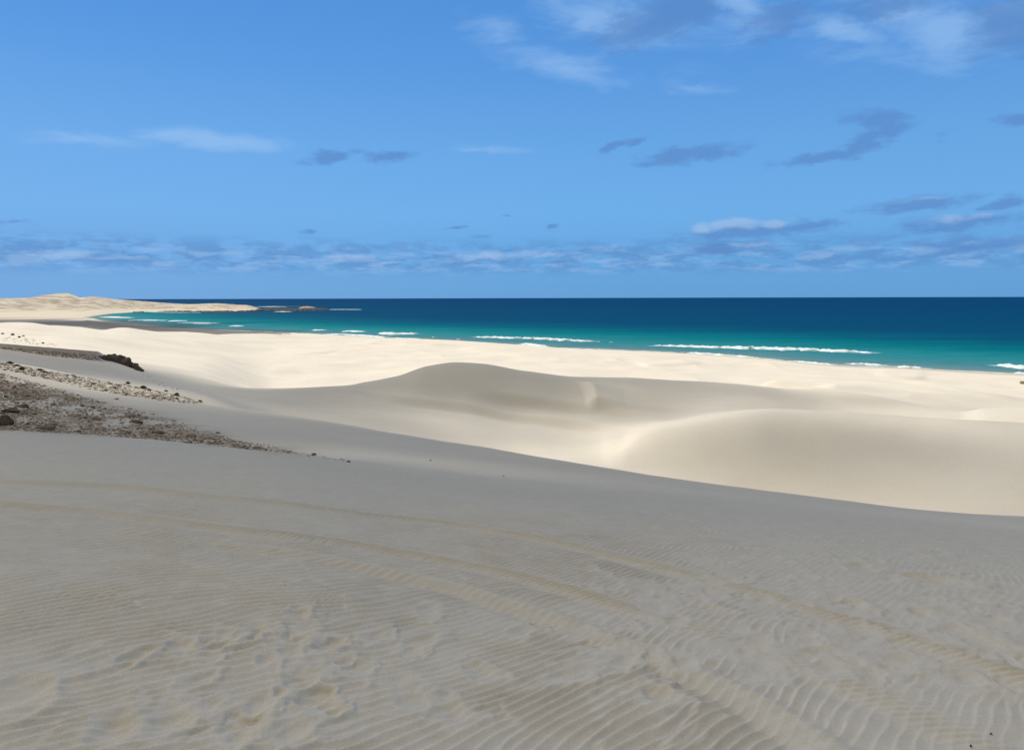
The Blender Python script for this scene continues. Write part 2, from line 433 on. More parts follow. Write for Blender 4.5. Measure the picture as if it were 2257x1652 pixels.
# ---- dune features beyond the nearest dune: low slip faces and steps
inview = (np.abs(AG) < R(60))
STEP = [  # photo line (left to right), height m, run of the face m, decay length m, which side is raised (+1 right of travel)
    ([(1266, 836), (1283, 846), (1296, 861), (1301, 877), (1304, 892)], 1.0, 1.5, 4.5, +1),
    ([(800, 862), (870, 875), (1020, 890), (1250, 914), (1350, 930), (1420, 942)], 1.7, 3.0, 22, +1),
    ([(1060, 866), (1180, 880), (1300, 892), (1380, 906), (1460, 918)], 1.6, 2.6, 22, +1),
    ([(612, 781), (650, 785), (700, 783), (760, 776)], 0.6, 9, 60, +1),
    ([(1010, 765), (1060, 778), (1120, 787), (1165, 797)], 0.8, 7, 50, +1),
    ([(1690, 851), (1760, 860), (1815, 863), (1850, 853), (1880, 846)], 1.35, 5, 30, +1),
    ([(1560, 803), (1640, 806), (1700, 802)], 0.5, 4, 30, +1),
    ([(1395, 800), (1430, 808), (1500, 807), (1560, 805)], 0.55, 5, 40, +1),
    ([(1930, 833), (1985, 838), (2050, 839)], 0.5, 4, 30, +1),
    ([(860, 757), (900, 760), (960, 764), (1040, 762)], 0.6, 8, 60, +1),
]
m0 = inview & (RG > 60) & (RG < 520)
for pts, amp, run, dec, side in STEP:
    L = hits(pts)[:, :2]
    la, lr = np.arctan2(L[:, 0], L[:, 1]), np.hypot(L[:, 0], L[:, 1])
    if np.ptp(lr) > np.ptp(la) * lr.mean() * 1.3:          # a line running away from the viewer: raised on its right
        o = np.argsort(lr); Lt = np.ptp(lr)
        s = (AG[m0] - pchip1(lr[o], la[o], RG[m0])) * RG[m0]; t = RG[m0] - lr.min()
    else:                                                 # a line running across: raised on its far side
        o = np.argsort(la); Lt = np.ptp(la) * lr.mean()
        s = RG[m0] - pchip1(la[o], lr[o], AG[m0]); t = (AG[m0] - la.min()) * lr.mean()
    e = (0.10 if run == 1.5 else 0.22) * Lt
    win = sstep(-0.1 * Lt, e, t) * (1 - sstep(Lt - e * 1.2, Lt * 1.0, t))
    if run == 1.5: win = win * (1 - sstep(0.55 * Lt, 1.0 * Lt, t))
    if amp > 1.55: Z[m0] -= amp * 0.52 * win * (1 - sstep(-run * 0.5, run * 0.5, s)) * np.exp(-np.maximum(-s, 0) / 12)      # scooped foot of a face
    else: Z[m0] += amp * win * sstep(-run * 0.5, run * 0.5, s) * np.exp(-np.maximum(s, 0) / dec)
# rolling low dunes on the back-beach
bm = sstep(118, 165, RG) * (1 - sstep(0.80, 0.97, RG / np.interp(AG, AZ, sr))) * inview
wx = X + 14 * fbm(X / 60, Y / 60, 11, 2); wy = Y + 14 * fbm(X / 60, Y / 60, 12, 2)
rid = 1 - np.abs(fbm((wx * 0.8 + wy * 0.25) / 38, (wy * 0.9 - wx * 0.2) / 62, 13, 3)) * 2.2
Z += bm * (0.85 * rid + 0.5 * fbm(X / 22, Y / 30, 14, 3) - 0.3)
mm = sstep(45, 60, RG) * inview * (1 - bm)
Z += mm * 0.10 * fbm(X / 9, Y / 14, 21, 3) * (RG < 400)
Z += inview * sstep(15, 22, RG) * (1 - sstep(40, 60, RG)) * 0.06 * fbm(X / 4, Y / 6, 22, 3)
Zsmooth = Z.copy()

# ---- base colours of the sand
SAND = np.array((0.70, 0.645, 0.555)); TURNED = np.array((0.72, 0.635, 0.47)); GRAVEL = np.array((0.30, 0.235, 0.18)); WET = np.array((0.27, 0.25, 0.235)); SUNLIT_PALE = np.array((0.76, 0.68, 0.54))
CLR = np.repeat(SAND[None, :], NR * NC, 0).reshape(NR, NC, 3)


def paint(mask, c):
    CLR[...] = CLR * (1 - mask[..., None]) + c * mask[..., None]


# ---- near ground: ripples, tyre tracks, scuffs
near = (RG < 30) & (np.abs(AG) < R(45))
xn, yn, rn = X[near], Y[near], RG[near]
TH = R(52)
w1 = fbm(xn / 1.9, yn / 1.9, 31, 3); w2 = fbm(xn / 0.55, yn / 0.55, 34, 2)
lat = xn * math.cos(TH) - yn * math.sin(TH)
alg = xn * math.sin(TH) + yn * math.cos(TH)
turn = 0.42 * np.log1p(np.exp(2.2 * (xn - 0.3))) / 2.2
w3 = fbm(xn / 0.9, yn / 0.5, 35, 2)
ph = (lat + turn + 0.24 * w1 + (0.055 + 0.05 * sstep(0.3, 1.5, xn)) * w3 + 0.016 * w2) / 0.080
ph2 = (lat * 0.985 + alg * 0.05 + turn + 0.19 * fbm(xn / 1.7 + 9, yn / 1.7, 32, 3) + 0.045 * w3 + 0.016 * w2) / 0.087
fr = 1 - (ph - np.floor(ph))
fr2 = 1 - (ph2 - np.floor(ph2))


def crest(f): return np.where(f < 0.74, (f / 0.74)**1.7, (1 - np.clip((f - 0.74) / 0.26, 0, 1))**1.0)


mx = sstep(-0.10, 0.10, fbm(xn / 0.75, yn / 1.1, 36, 3))
rip = crest(fr) * (1 - mx) + crest(fr2) * mx
amp = (0.0225 - 0.0175 * sstep(0.4, 1.8, xn - 0.25 * (yn - 3))) * np.clip(0.85 + 0.9 * fbm(xn / 1.3, yn / 1.3, 37, 2) + 0.5 * fbm(xn / 0.3 , yn / 0.3, 38, 2), 0.12, 1.5)
fade = 1 - 0.75 * sstep(6.0, 10.5, rn) - 0.25 * sstep(10, 14, rn)
hn = (rip - 0.42) * amp * fade
clr = np.zeros((len(xn), 1)); dark = np.zeros(len(xn))
hn += 0.012 * fbm(xn / 0.8, yn / 0.8, 40, 3) * (1 - sstep(12, 22, rn))
flat = np.ones(len(xn))
TRACKS = [
    ([(-60, 1056), (0, 1060), (250, 1070), (450, 1093), (700, 1118), (900, 1143), (1128, 1175), (1280, 1206), (1448, 1248), (1678, 1308), (1878, 1368), (2053, 1418), (2257, 1493), (2400, 1550)], 1.25, 0.095),
    ([(-60, 1104), (0, 1110), (200, 1125), (400, 1150), (575, 1171), (750, 1193), (950, 1228), (1128, 1264), (1253, 1298), (1353, 1328), (1453, 1358), (1578, 1398), (1703, 1438), (1900, 1520), (2257, 1690)], 1.25, 0.095),
    ([(-60, 1127), (0, 1133), (300, 1170), (550, 1205), (750, 1238), (1000, 1293), (1128, 1333), (1228, 1363), (1328, 1403), (1428, 1438), (1553, 1493), (1653, 1538), (1728, 1583), (1828, 1650), (1900, 1710)], 0.9, 0.075),
]
for k, (pts, st, wd) in enumerate(TRACKS):
    L = hits(pts)[:, :2]
    d = np.concatenate(([0], np.cumsum(np.linalg.norm(np.diff(L, axis=0), axis=1))))
    tt = np.linspace(0, d[-1], 120)
    L = np.stack((pchip1(d, L[:, 0], tt), pchip1(d, L[:, 1], tt)), 1)
    s, t, Lt = poly_dist(xn, yn, L)
    s = s + 0.012 * fbm(t / 0.35, np.full_like(t, k), 50, 2)
    strength = st * np.clip(0.95 + 0.25 * fbm(t / 1.4, np.full_like(t, k * 3.3), 52, 2), 0.3, 1.2)
    if k == 1: strength = strength * (1 - 0.5 * sstep(0.66, 0.80, t / Lt))
    if k == 2: strength = strength * (0.35 + 0.65 * sstep(0.3, 0.62, t / Lt))
    bandm = np.exp(-(s / wd)**2)
    flat *= 1 - 0.95 * np.exp(-(s / (wd * 2.1))**4) * np.clip(strength, 0, 1)
    lug = np.sin(2 * np.pi * (t + s * 0.35) / (0.058 if k < 2 else 0.09) + 0.7 * fbm(t / 0.2, s / 0.2, 57, 2))
    hh = strength * (bandm * (0.012 + 0.009 * lug * (1.0 if k < 2 else 0.35)) - 0.011 * np.exp(-((s - wd * 1.6) / 0.06)**2) - 0.003 * np.exp(-((s + wd * 1.75) / 0.05)**2))
    if k == 2: hh += strength * (0.02 * np.exp(-((s + 0.03) / 0.06)**2) - 0.018 * np.exp(-((s - 0.13) / 0.09)**2))
    hn = hn * (1 - 0.9 * np.exp(-(s / (wd * 1.7))**4) * np.clip(strength, 0, 1)) + hh
    clr[:, 0] = np.maximum(clr[:, 0], bandm * strength * (0.08 + 0.20 * sstep(0.28, 0.5, t / Lt)))
# scuffed patches: (px, py, radius m, depth m)
DENT = [(662, 1350, .10, .028), (560, 1395, .11, .03), (480, 1418, .11, .03), (300, 1440, .10, .03), (720, 1420, .11, .022), (650, 1405, .10, .024), (935, 1410, .13, .02), (400, 1420, .10, .022),
        (940, 1345, .12, .012), (660, 1500, .12, .026), (545, 1590, .15, .032), (700, 1545, .12, .03), (250, 1600, .13, .028), (30, 1530, .20, .03), (370, 1590, .12, .02), (900, 1530, .13, .014), (1060, 1480, .12, .016),
        (430, 1500, .09, .016), (590, 1450, .10, .02), (780, 1470, .10, .015), (830, 1400, .10, .016), (640, 1610, .11, .02), (1150, 1390, .1, .012), (1000, 1570, .11, .016),
        (1905, 1250, .16, .022), (2065, 1280, .22, .030), (1850, 1330, .17, .026), (2040, 1350, .13, .022), (2110, 1395, .16, .022), (2200, 1430, .18, .022), (1620, 1275, .15, .014), (1700, 1230, .15, .012),
        (1440, 1310, .14, .016), (1560, 1340, .14, .016), (1350, 1290, .13, .014), (1450, 1530, .12, .024), (1660, 1420, .16, .018), (1800, 1450, .18, .018), (1780, 1400, .12, .014), (1590, 1240, .14, .012), (1950, 1450, .15, .012), (1500, 1450, .12, .012), (1900, 1400, .13, .012)]
dr = random.Random(3)
for _ in range(80):
    DENT.append((dr.uniform(1250, 2250), dr.uniform(1215, 1500), dr.uniform(.06, .14), dr.uniform(.006, .015)))
for _ in range(14):
    DENT.append((dr.gauss(640, 260), dr.gauss(1490, 90), dr.uniform(.05, .10), dr.uniform(.007, .016)))
for px, py, rad, dep in DENT:
    p = ground_hit(px, py)
    ang = dr.uniform(-0.7, 0.7); ca, sa = math.cos(ang), math.sin(ang)
    dx, dy = xn - p[0], yn - p[1]
    mk = (np.abs(dx) < rad * 4) & (np.abs(dy) < rad * 4)
    dx, dy = dx[mk], dy[mk]
    a_, b_ = (dx * ca + dy * sa) / (rad * 0.8), (-dx * sa + dy * ca) / (rad * 1.25)
    q = np.hypot(a_, b_) * (1 + 0.75 * fbm(dx / rad * 0.8 + px, dy / rad * 0.8 + py, 61, 2))
    dep = dep * 0.95
    pit = -dep * (1 - sstep(0.1, 1.05, q))
    rim = dep * 0.6 * np.exp(-((q - 1.15) / 0.4)**2) * (0.35 + 0.65 * sstep(-1, 1.2, a_))
    f = 1 - sstep(0.9, 1.7, q)
    hn[mk] = hn[mk] * (1 - 0.7 * f) + (pit + rim)
    clr[mk, 0] = np.maximum(clr[mk, 0], min(dep / .03, 1) * np.exp(-((q - 0.8) / 0.5)**2) * sstep(-0.6, 0.9, a_) * 0.25)
# rougher, trampled ground right of the tracks
tr = sstep(0.6, 2.0, xn) * (1 - sstep(8.5, 12, rn)) * sstep(3.6, 4.6, rn)
hn += tr * 0.009 * fbm(xn / 0.22, yn / 0.22, 71, 3)
Zn = Z[near] + hn
Z[near] = Zn
cm = np.zeros((NR, NC)); cm[near] = np.clip(clr[:, 0], 0, 1)
paint(cm, TURNED)


# ---- gravel and wet sand as real ground colours; sunlit strip painted paler (world-space zones)
def zone(polypx, soft):
    P = hits(polypx)[:, :2]
    lo, hi = P.min(0) - soft * 3, P.max(0) + soft * 3
    mk = (X > lo[0]) & (X < hi[0]) & (Y > lo[1]) & (Y < hi[1])
    x, y = X[mk], Y[mk]
    inside = np.zeros(len(x), bool); dmin = np.full(len(x), 1e9)
    for k in range(len(P)):
        (x1, y1), (x2, y2) = P[k], P[(k + 1) % len(P)]
        c = ((y1 > y) != (y2 > y)) & (x < (x2 - x1) * (y - y1) / (y2 - y1 + 1e-12) + x1)
        inside ^= c
        t = np.clip(((x - x1) * (x2 - x1) + (y - y1) * (y2 - y1)) / ((x2 - x1)**2 + (y2 - y1)**2 + 1e-12), 0, 1)
        dmin = np.minimum(dmin, np.hypot(x - x1 - t * (x2 - x1), y - y1 - t * (y2 - y1)))
    sd = np.where(inside, dmin, -dmin)
    o = np.zeros((NR, NC)); o[mk] = sstep(-soft, soft, sd)
    return o


PATCH = [(-70, 795), (0, 822), (60, 838), (160, 866), (250, 892), (330, 908), (420, 938), (520, 970), (600, 982), (652, 997), (655, 1000), (600, 996), (480, 983), (330, 968), (200, 957), (0, 947), (-70, 944)]
STRIP = [(-70, 777), (0, 797), (110, 818), (190, 832), (260, 845), (330, 858), (400, 873), (455, 888), (420, 890), (350, 882), (280, 872), (200, 858), (100, 834), (0, 814), (-70, 795)]
BANK = [(-60, 757), (0, 764), (60, 769), (130, 774), (200, 780), (240, 786), (222, 796), (170, 790), (110, 784), (50, 775), (0, 768), (-60, 762)]
zp = zone(PATCH, 1.2); zs = zone(STRIP, 1.5); zb = zone(BANK, 0.5)
n1 = fbm(X / 1.1, Y / 2.2, 81, 4); n2 = fbm(X / 4.5, Y / 6, 85, 3)
paint(np.clip(zp * sstep(-0.45, 0.35, n1 + 0.8 * n2) * 0.9, 0, 1), GRAVEL * 1.2)
paint(np.clip(zs * 0.7, 0, 1), SUNLIT_PALE)  # part of the strip's sunlight, put into the sand colour
paint(np.clip(zs * sstep(0.1, 0.6, n1) * 0.45, 0, 1), GRAVEL * 1.5)
paint(np.clip(zb * (0.85 + 0.15 * n1), 0, 1), GRAVEL)
Z += zp * 0.07 * fbm(X / 0.5, Y / 0.8, 91, 3) + zs * 0.08 * fbm(X / 0.8, Y / 0.8, 92, 3) + zb * 0.35
SRG = np.interp(AG, AZ, sr)
wetb = sstep(0.0, 1.0, (RG - (SRG - 12)) / 9) * (RG > 150) * (AG > ray(600, 700)[0])
wetf = (AG < ray(640, 700)[0]) * sstep(0.35, 0.55, (RG - np.interp(AG, AZ, g_r)) / np.maximum(SRG - np.interp(AG, AZ, g_r), 1)) * (RG > 300) * (1 - sstep(835, 885, RG))
paint(np.clip(np.maximum(wetb * 0.6, wetf * np.clip(0.85 + 0.5 * fbm(X / 120, Y / 25, 95, 3), 0, 1)), 0, 1) * (1 - back), WET * 1.25)

# ------------------------------------------------------------------ sand material
msand, t = material('sand')
at = t.add('ShaderNodeAttribute', attribute_name='sand_colour')
tc = t.add('ShaderNodeTexCoord')
pos = tc.outputs['Object']
g1 = t.noise(pos, 420, 2, 0.6); gm = t.noise(pos, 7.0, 5, 0.6); gl = t.noise(pos, 0.11, 4, 0.55)
c = t.mix(1.0, at.outputs['Color'], t.ramp(g1, [(0.25, (0.84, 0.83, 0.82)), (0.75, (1.12, 1.12, 1.12))]), 'MULTIPLY')
c = t.mix(1.0, c, t.ramp(gm, [(0.3, (0.95, 0.95, 0.955)), (0.7, (1.05, 1.045, 1.03))]), 'MULTIPLY')
c = t.mix(1.0, c, t.ramp(t.noise(pos, 110, 3, 0.7), [(0.3, (0.90, 0.90, 0.90)), (0.7, (1.08, 1.08, 1.08))]), 'MULTIPLY')
c = t.mix(1.0, c, t.ramp(gl, [(0.3, (0.95, 0.95, 0.96)), (0.7, (1.04, 1.035, 1.02))]), 'MULTIPLY')
t.put(t.b.inputs['Base Color'], c)
t.b.inputs['Roughness'].default_value = 0.95
t.b.inputs['Specular IOR Level'].default_value = 0.08
bp = t.add('ShaderNodeBump', i_Height=t.math('ADD', t.math('MULTIPLY', g1, 0.0016), t.math('MULTIPLY', t.noise(pos, 38, 4, 0.6), 0.006)), i_Distance=1.0, i_Strength=0.55)
t.put(t.b.inputs['Normal'], bp)

idx = np.arange(NR * NC).reshape(NR, NC)
q = np.stack((idx[:-1, :-1], idx[:-1, 1:], idx[1:, 1:], idx[1:, :-1]), -1).reshape(-1, 4)
wrap = np.stack((idx[:-1, -1], idx[:-1, 0], idx[1:, 0], idx[1:, -1]), -1).reshape(-1, 4)
V = np.stack((X, Y, Z), -1).reshape(-1, 3)
dunes = mesh_obj('sand_dunes', V, np.concatenate((q, wrap))[:, ::-1].copy(), msand)
color_attr(dunes, 'sand_colour', CLR.reshape(-1, 3))
tag(dunes, kind='structure')
# ------------------------------------------------------------------ the cloud that shades the dunes (a real body of air high up, towards the sun)
HC, ZREF, SIG = 460.0, 12.0, 0.04
TP = []
for y, tv in ((1640, .22), (1520, .20), (1400, .175), (1280, .15), (1180, .12), (1080, .10)):
    TP += [(x, y, tv) for x in range(-100, 2400, 300) if not (y < 1150 and x > 1400)]
TP += [(x, y + 6, .075) for x, y, _ in line_a()] + [(-80, 945, .08), (2340, 1195, .10)]
TP += [(x, y + 5, .10) for x, y, _ in LINES[3][1] if x > 500]
TP += [(0, 870, .16), (-80, 870, .16), (150, 890, .15), (300, 920, .12), (100, 940, .12), (450, 950, .11), (600, 960, .10), (550, 930, .11), (800, 970, .10), (1500, 1076, .13), (1650, 1096, .14), (1800, 1112, .16), (2000, 1132, .19), (2200, 1150, .24), (2257, 1158, .26)]
TP += [(-60, 800, .5), (0, 806, .55), (60, 815, .5), (150, 830, .35), (230, 842, .35), (300, 856, .55), (360, 868, .7), (410, 878, .6), (450, 889, .3)]
TP += [(-60, 785, .2), (100, 797, .15), (0, 783, .17), (200, 812, .16), (300, 832, .16), (380, 850, .18), (150, 778, .2), (0, 766, .22), (230, 792, .2), (310, 822, .2)]
TP += [(-60, 748, .97), (0, 750, .97), (100, 758, .97), (200, 767, .97), (300, 780, 1), (350, 797, 1), (360, 812, .6), (330, 818, .38), (345, 828, .26), (420, 822, .85), (425, 833, .5), (440, 848, .25), (480, 838, .9), (490, 848, .5), (550, 846, .95), (530, 858, .3), (600, 840, 1), (600, 850, 1), (750, 835, 1), (700, 845, 1)]
TP += [(450, 868, .20), (600, 880, .20), (520, 895, .26), (700, 925, .32), (620, 905, .36), (900, 950, .42), (750, 880, .23), (900, 900, .34), (1128, 985, .78), (1050, 960, .60), (1150, 940, .58), (1000, 930, .56), (950, 905, .45), (1100, 925, .55), (1200, 935, .6), (1250, 1005, .85), (1300, 960, .75), (850, 930, .36)]
TP += [(560, 861, .18), (650, 862, .2), (750, 856, .2), (870, 842, .21), (940, 820, .22), (1000, 805, .22), (1060, 808, .23), (1000, 860, .27), (1150, 825, .25), (1250, 836, .26), (1150, 880, .28), (1270, 865, .28), (1330, 850, .42), (1400, 842, .33), (1500, 848, .35), (1400, 885, .42), (1350, 918, .48), (1200, 905, .42), (1080, 890, .25), (1550, 870, .45), (1700, 866, .46), (1600, 892, .55), (1800, 880, .58), (1700, 893, .62)]
TP += [(1900, 885, .6), (1900, 903, .78), (2050, 918, .88), (2100, 895, .72), (2000, 880, .78), (2200, 906, .8), (2250, 880, .82), (2200, 918, .8), (1950, 868, .85)]
TP += [(1354, 990, .92), (1414, 956, .85), (1514, 935, .75), (1600, 918, .70), (1750, 912, .66), (1900, 922, .68), (2050, 940, .70), (2200, 965, .62), (2257, 985, .55), (1750, 945, .34), (1900, 958, .29), (2050, 980, .29), (2150, 998, .31), (2230, 1015, .36), (1600, 960, .40), (1500, 970, .56), (1450, 990, .70), (1600, 1030, .48), (1800, 1020, .37), (2000, 1050, .39), (2200, 1060, .42), (1750, 1080, .54), (1500, 1045, .70), (1400, 1030, .82), (2000, 1110, .55), (2200, 1120, .50), (1300, 1018, .85)]
for x in range(500, 2300, 130):
    for f in (0.12, 0.5, 0.85):
        yd = np.interp(x, [p[0] for p in LINES[8][1]], [p[1] for p in LINES[8][1]]); ys = np.interp(x, [561, 1053, 1500, 2257], [730, 755, 778, 825])
        TP.append((x, yd - 3 - (yd - ys - 3) * f, 1.0 if x < 1900 or f > .3 else .85))
for x, y in ((0, 735), (0, 724), (100, 745), (100, 724), (200, 735), (300, 750), (300, 730), (400, 780), (400, 740), (470, 760), (500, 742)): TP.append((x, y, 1.0))
TF = [(0, 708, .10), (-80, 708, .10), (100, 706, .10), (200, 714, .12), (150, 710, .11), (300, 719, .14), (400, 727, .2), (500, 731, .35), (0, 701.5, .7), (100, 701, .85), (200, 704, .8), (300, 712.5, .45), (420, 721, .5), (560, 729, .9)]
pts, tv = [], []
for px, py, T_ in TP + TF:
    p = ground_hit(px, py, Zsmooth)
    pts.append(p[:2] + SUN[:2] / SUN[2] * (ZREF - p[2])); tv.append(T_)
for x, y, T_ in ((0, -5, .2), (0, -40, .2), (-40, -30, .2), (40, -20, .2), (60, 5, .2), (-60, 10, .17), (-60, 40, .18), (0, -110, .5), (-90, -60, .6), (90, -60, .5), (100, 10, .5), (150, 40, 1), (140, 90, .9), (-130, 10, .8), (-130, 70, .7), (-130, 130, 1), (0, -200, 1), (200, -150, 1), (-220, -100, 1), (-220, 60, 1), (260, 60, 1), (-300, 300, 1), (-420, 600, .25), (-650, 560, .3), (-800, 450, 1), (-350, 480, .8)):
    pts.append(np.array((x, y), float)); tv.append(T_)
for px, py in ((230, 694), (300, 690), (380, 690), (470, 690), (560, 690), (650, 690), (800, 690), (300, 699), (380, 700), (450, 703), (560, 710), (650, 700), (650, 716), (750, 710), (0, 694), (100, 694), (-80, 694), (180, 696), (-200, 694)):
    a, tn = ray(px, py); d = -20 / tn
    pts.append(np.array((d * math.sin(a), d * math.cos(a)))); tv.append(1.0)
pts = np.array(pts); tv = np.array(tv)
sc_ = np.clip(np.hypot(*pts.T) * 0.10, 1.2, 60)


def shade_map(gx, gy):
    """how much sun the cloud lets through to each place on the ground"""
    o = np.ones(gx.size); fx, fy = gx.ravel(), gy.ravel()
    num = np.zeros(gx.size); den = np.zeros(gx.size)
    for (x, y), s, v in zip(pts, sc_, tv):
        w = 1.0 / (((fx - x)**2 + (fy - y)**2) / s**2 + 0.02)**2.2
        num += w * v; den += w
    return (num / den).reshape(gx.shape)


def cloud(name, xs, ys, hc, label):
    gx, gy = np.meshgrid(xs, ys)
    T_ = shade_map(gx, gy)
    n = fbm(gx / 60, gy / 60, 201, 4)
    th = np.maximum(-np.log(np.clip(T_ + 0.015, 0.03, 1)) / SIG - 0.4, 0)
    e = np.ones_like(th); e[0] = e[-1] = 0; e[:, 0] = e[:, -1] = 0
    th = th * e
    base = np.stack((gx + SUN[0] / SUN[2] * (hc - ZREF), gy + SUN[1] / SUN[2] * (hc - ZREF), np.full_like(gx, hc)), -1)
    base = base + SUN * (n * np.minimum(th, 12) * 0.8)[..., None]
    top = base + SUN * th[..., None]
    live = th > 0.05
    ib = np.arange(th.size).reshape(th.shape); it = np.where(live, ib + th.size, ib)
    cell = live[:-1, :-1] | live[1:, :-1] | live[:-1, 1:] | live[1:, 1:]
    fs = []
    for i, j in zip(*np.nonzero(cell)):
        b = [ib[i, j], ib[i, j + 1], ib[i + 1, j + 1], ib[i + 1, j]]
        u = [it[i, j], it[i, j + 1], it[i + 1, j + 1], it[i + 1, j]]
        for tri in ((0, 1, 2), (0, 2, 3)):
            if any(b[k] != u[k] for k in tri):
                fs.append([b[k] for k in tri][::-1]); fs.append([u[k] for k in tri])
    allv = np.concatenate((base.reshape(-1, 3), top.reshape(-1, 3)))
    fs = np.array(fs); used, inv = np.unique(fs, return_inverse=True)
    o = mesh_obj(name, allv[used], inv.reshape(-1, 3), mcloud, smooth=False)
    tag(o, label, 'cloud')
    return o


mcloud = bpy.data.materials.new('cloud_vapour'); mcloud.use_nodes = True
tn_ = mcloud.node_tree
tn_.nodes.remove(tn_.nodes['Principled BSDF'])
pv = tn_.nodes.new('ShaderNodeVolumePrincipled')
pv.inputs['Density'].default_value = SIG; pv.inputs['Color'].default_value = (0.86, 0.86, 0.86, 1); pv.inputs['Anisotropy'].default_value = 0.35
tn_.links.new(pv.outputs[0], tn_.nodes['Material Output'].inputs['Volume'])


def spaced(lo, hi, c, s0, g):
    a = [c]
    st = s0
    while a[-1] < hi: a.append(a[-1] + st); st *= g
    b = [c]; st = s0
    while b[-1] > lo: b.append(b[-1] - st); st *= g
    return np.array(b[::-1][:-1] + a)


cloud('cloud', spaced(-260, 300, 5, 2.2, 1.016), spaced(-220, 420, 60, 2.0, 1.012), HC, 'grey cloud overhead that shades the near dunes')
cloud('cloud', spaced(-900, -150, -350, 8, 1.02), spaced(430, 1000, 640, 7, 1.02), 1000.0, 'small grey cloud over the wet flats by the bay')

# ------------------------------------------------------------------ sea
def sea_pt(px, py, z=0.0):
    a, tn = ray(px, py); d = (z - CAM_Z) / tn
    return np.array((d * math.sin(a), d * math.cos(a)))


FAR = [(194, 699), (225, 693.5), (255, 690), (332, 686.5), (450, 687), (545, 686.5), (566, 684.5), (582, 682.5)]
sa = np.concatenate((np.linspace(-R(60), -HALF, 24)[:-1], np.linspace(-HALF, HALF, 520), np.linspace(HALF, R(150), 60)[1:]))
srr = [120.0]
while srr[-1] < 45000: srr.append(srr[-1] * (1.0085 if srr[-1] < 2500 else 1.03))
srr = np.array(srr)
sX = srr[:, None] * np.sin(sa)[None]; sY = srr[:, None] * np.cos(sa)[None]
nearline = [sea_pt(px, py) for px, py in [p for p in SHORE if len(p) == 2]]
s1, _, _ = poly_dist(sX, sY, nearline)
farline = [sea_pt(*p) for p in FAR]
s2, _, _ = poly_dist(sX, sY, farline)
far_r = np.interp(sa, [ray(*p)[0] for p in FAR], [np.hypot(*sea_pt(*p)) for p in FAR], left=0, right=0)
d2 = 2.2 * np.abs(s2) + 60 + 1500 * sstep(ray(380, 690)[0], ray(575, 690)[0], sa)[None]
d2 = np.where((srr[:, None] < far_r[None] + 15), d2, 3000.0)
dist = np.minimum(np.abs(s1), d2)
dist = np.where(srr[:, None] < shore_r(sa)[None], 0, dist)
sZ = np.zeros_like(sX)
# swell: long low waves rolling in, steeper close to the shore
swell = np.sin(2 * np.pi * (dist / 26 + 0.8 * fbm(sX / 90, sY / 90, 301, 3)))
sZ += 0.28 * swell * np.exp(-dist / 150) * sstep(4, 22, dist) * (0.5 + 0.8 * fbm(sX / 70, sY / 45, 303, 3))
idx2 = np.arange(sX.size).reshape(sX.shape)
q2 = np.stack((idx2[:-1, :-1], idx2[:-1, 1:], idx2[1:, 1:], idx2[1:, :-1]), -1).reshape(-1, 4)
msea, t = material('sea_water')
at = t.add('ShaderNodeAttribute', attribute_name='offshore')
tc = t.add('ShaderNodeTexCoord'); pos = tc.outputs['Object']
mpa = t.add('ShaderNodeMapping', i_Vector=pos); mpa.inputs['Rotation'].default_value = (0, 0, R(38)); mpa.inputs['Scale'].default_value = (0.006, 0.022, 1)
st1 = t.noise(mpa.outputs[0], 1.0, 6, 0.6)
mpb = t.add('ShaderNodeMapping', i_Vector=pos); mpb.inputs['Rotation'].default_value = (0, 0, R(20)); mpb.inputs['Scale'].default_value = (0.03, 0.11, 1)
st2 = t.noise(mpb.outputs[0], 1.0, 6, 0.65)
dd = t.math('MULTIPLY', at.outputs['Fac'], t.math('ADD', 0.62, t.math('MULTIPLY', st1, 0.76)))
lg = t.math('DIVIDE', t.math('LOGARITHM', t.math('ADD', dd, 1.0), 10.0), 4.0, clamp=True)      # 1 m, 10, 100, 1 km, 10 km -> 0 .. 1


def L4(m): return math.log10(m + 1) / 4


scol = t.ramp(lg, [(0.0, (0.25, 0.29, 0.26)), (L4(7), (0.12, 0.22, 0.24)), (L4(24), (0.055, 0.19, 0.235)), (L4(60), (0.018, 0.19, 0.23)), (L4(115), (0.0, 0.140, 0.180)), (L4(170), (0.0, 0.088, 0.155)), (L4(290), (0.0, 0.053, 0.130)), (L4(1500), (0.0, 0.043, 0.126)), (L4(9000), (0.0, 0.037, 0.132))])
scol = t.mix(1.0, scol, t.ramp(st2, [(0.3, (0.86, 0.88, 0.9)), (0.7, (1.16, 1.12, 1.1))]), 'MULTIPLY')
sf = t.add('ShaderNodeAttribute', attribute_name='surf')
mpf = t.add('ShaderNodeMapping', i_Vector=pos); mpf.inputs['Rotation'].default_value = (0, 0, R(35)); mpf.inputs['Scale'].default_value = (0.16, 0.5, 1)
fn = t.noise(mpf.outputs[0], 1.0, 6, 0.7)
fm = t.smooth(t.math('ADD', sf.outputs['Fac'], t.math('MULTIPLY', t.math('SUBTRACT', fn, 0.5), 2.3)), 0.42, 1.15)
scol = t.mix(t.math('MULTIPLY', fm, 0.75), scol, (0.56, 0.63, 0.64, 1))
df = t.add('ShaderNodeBsdfDiffuse', i_Color=scol)
gs = t.add('ShaderNodeBsdfGlossy', i_Roughness=0.35)
gs.inputs['Color'].default_value = (0.8, 0.85, 0.9, 1)
mpc = t.add('ShaderNodeMapping', i_Vector=pos); mpc.inputs['Rotation'].default_value = (0, 0, R(25)); mpc.inputs['Scale'].default_value = (0.10, 0.28, 1)
wv = t.noise(mpc.outputs[0], 1.0, 5, 0.6)
bpw = t.add('ShaderNodeBump', i_Height=wv, i_Distance=1.4, i_Strength=0.6)
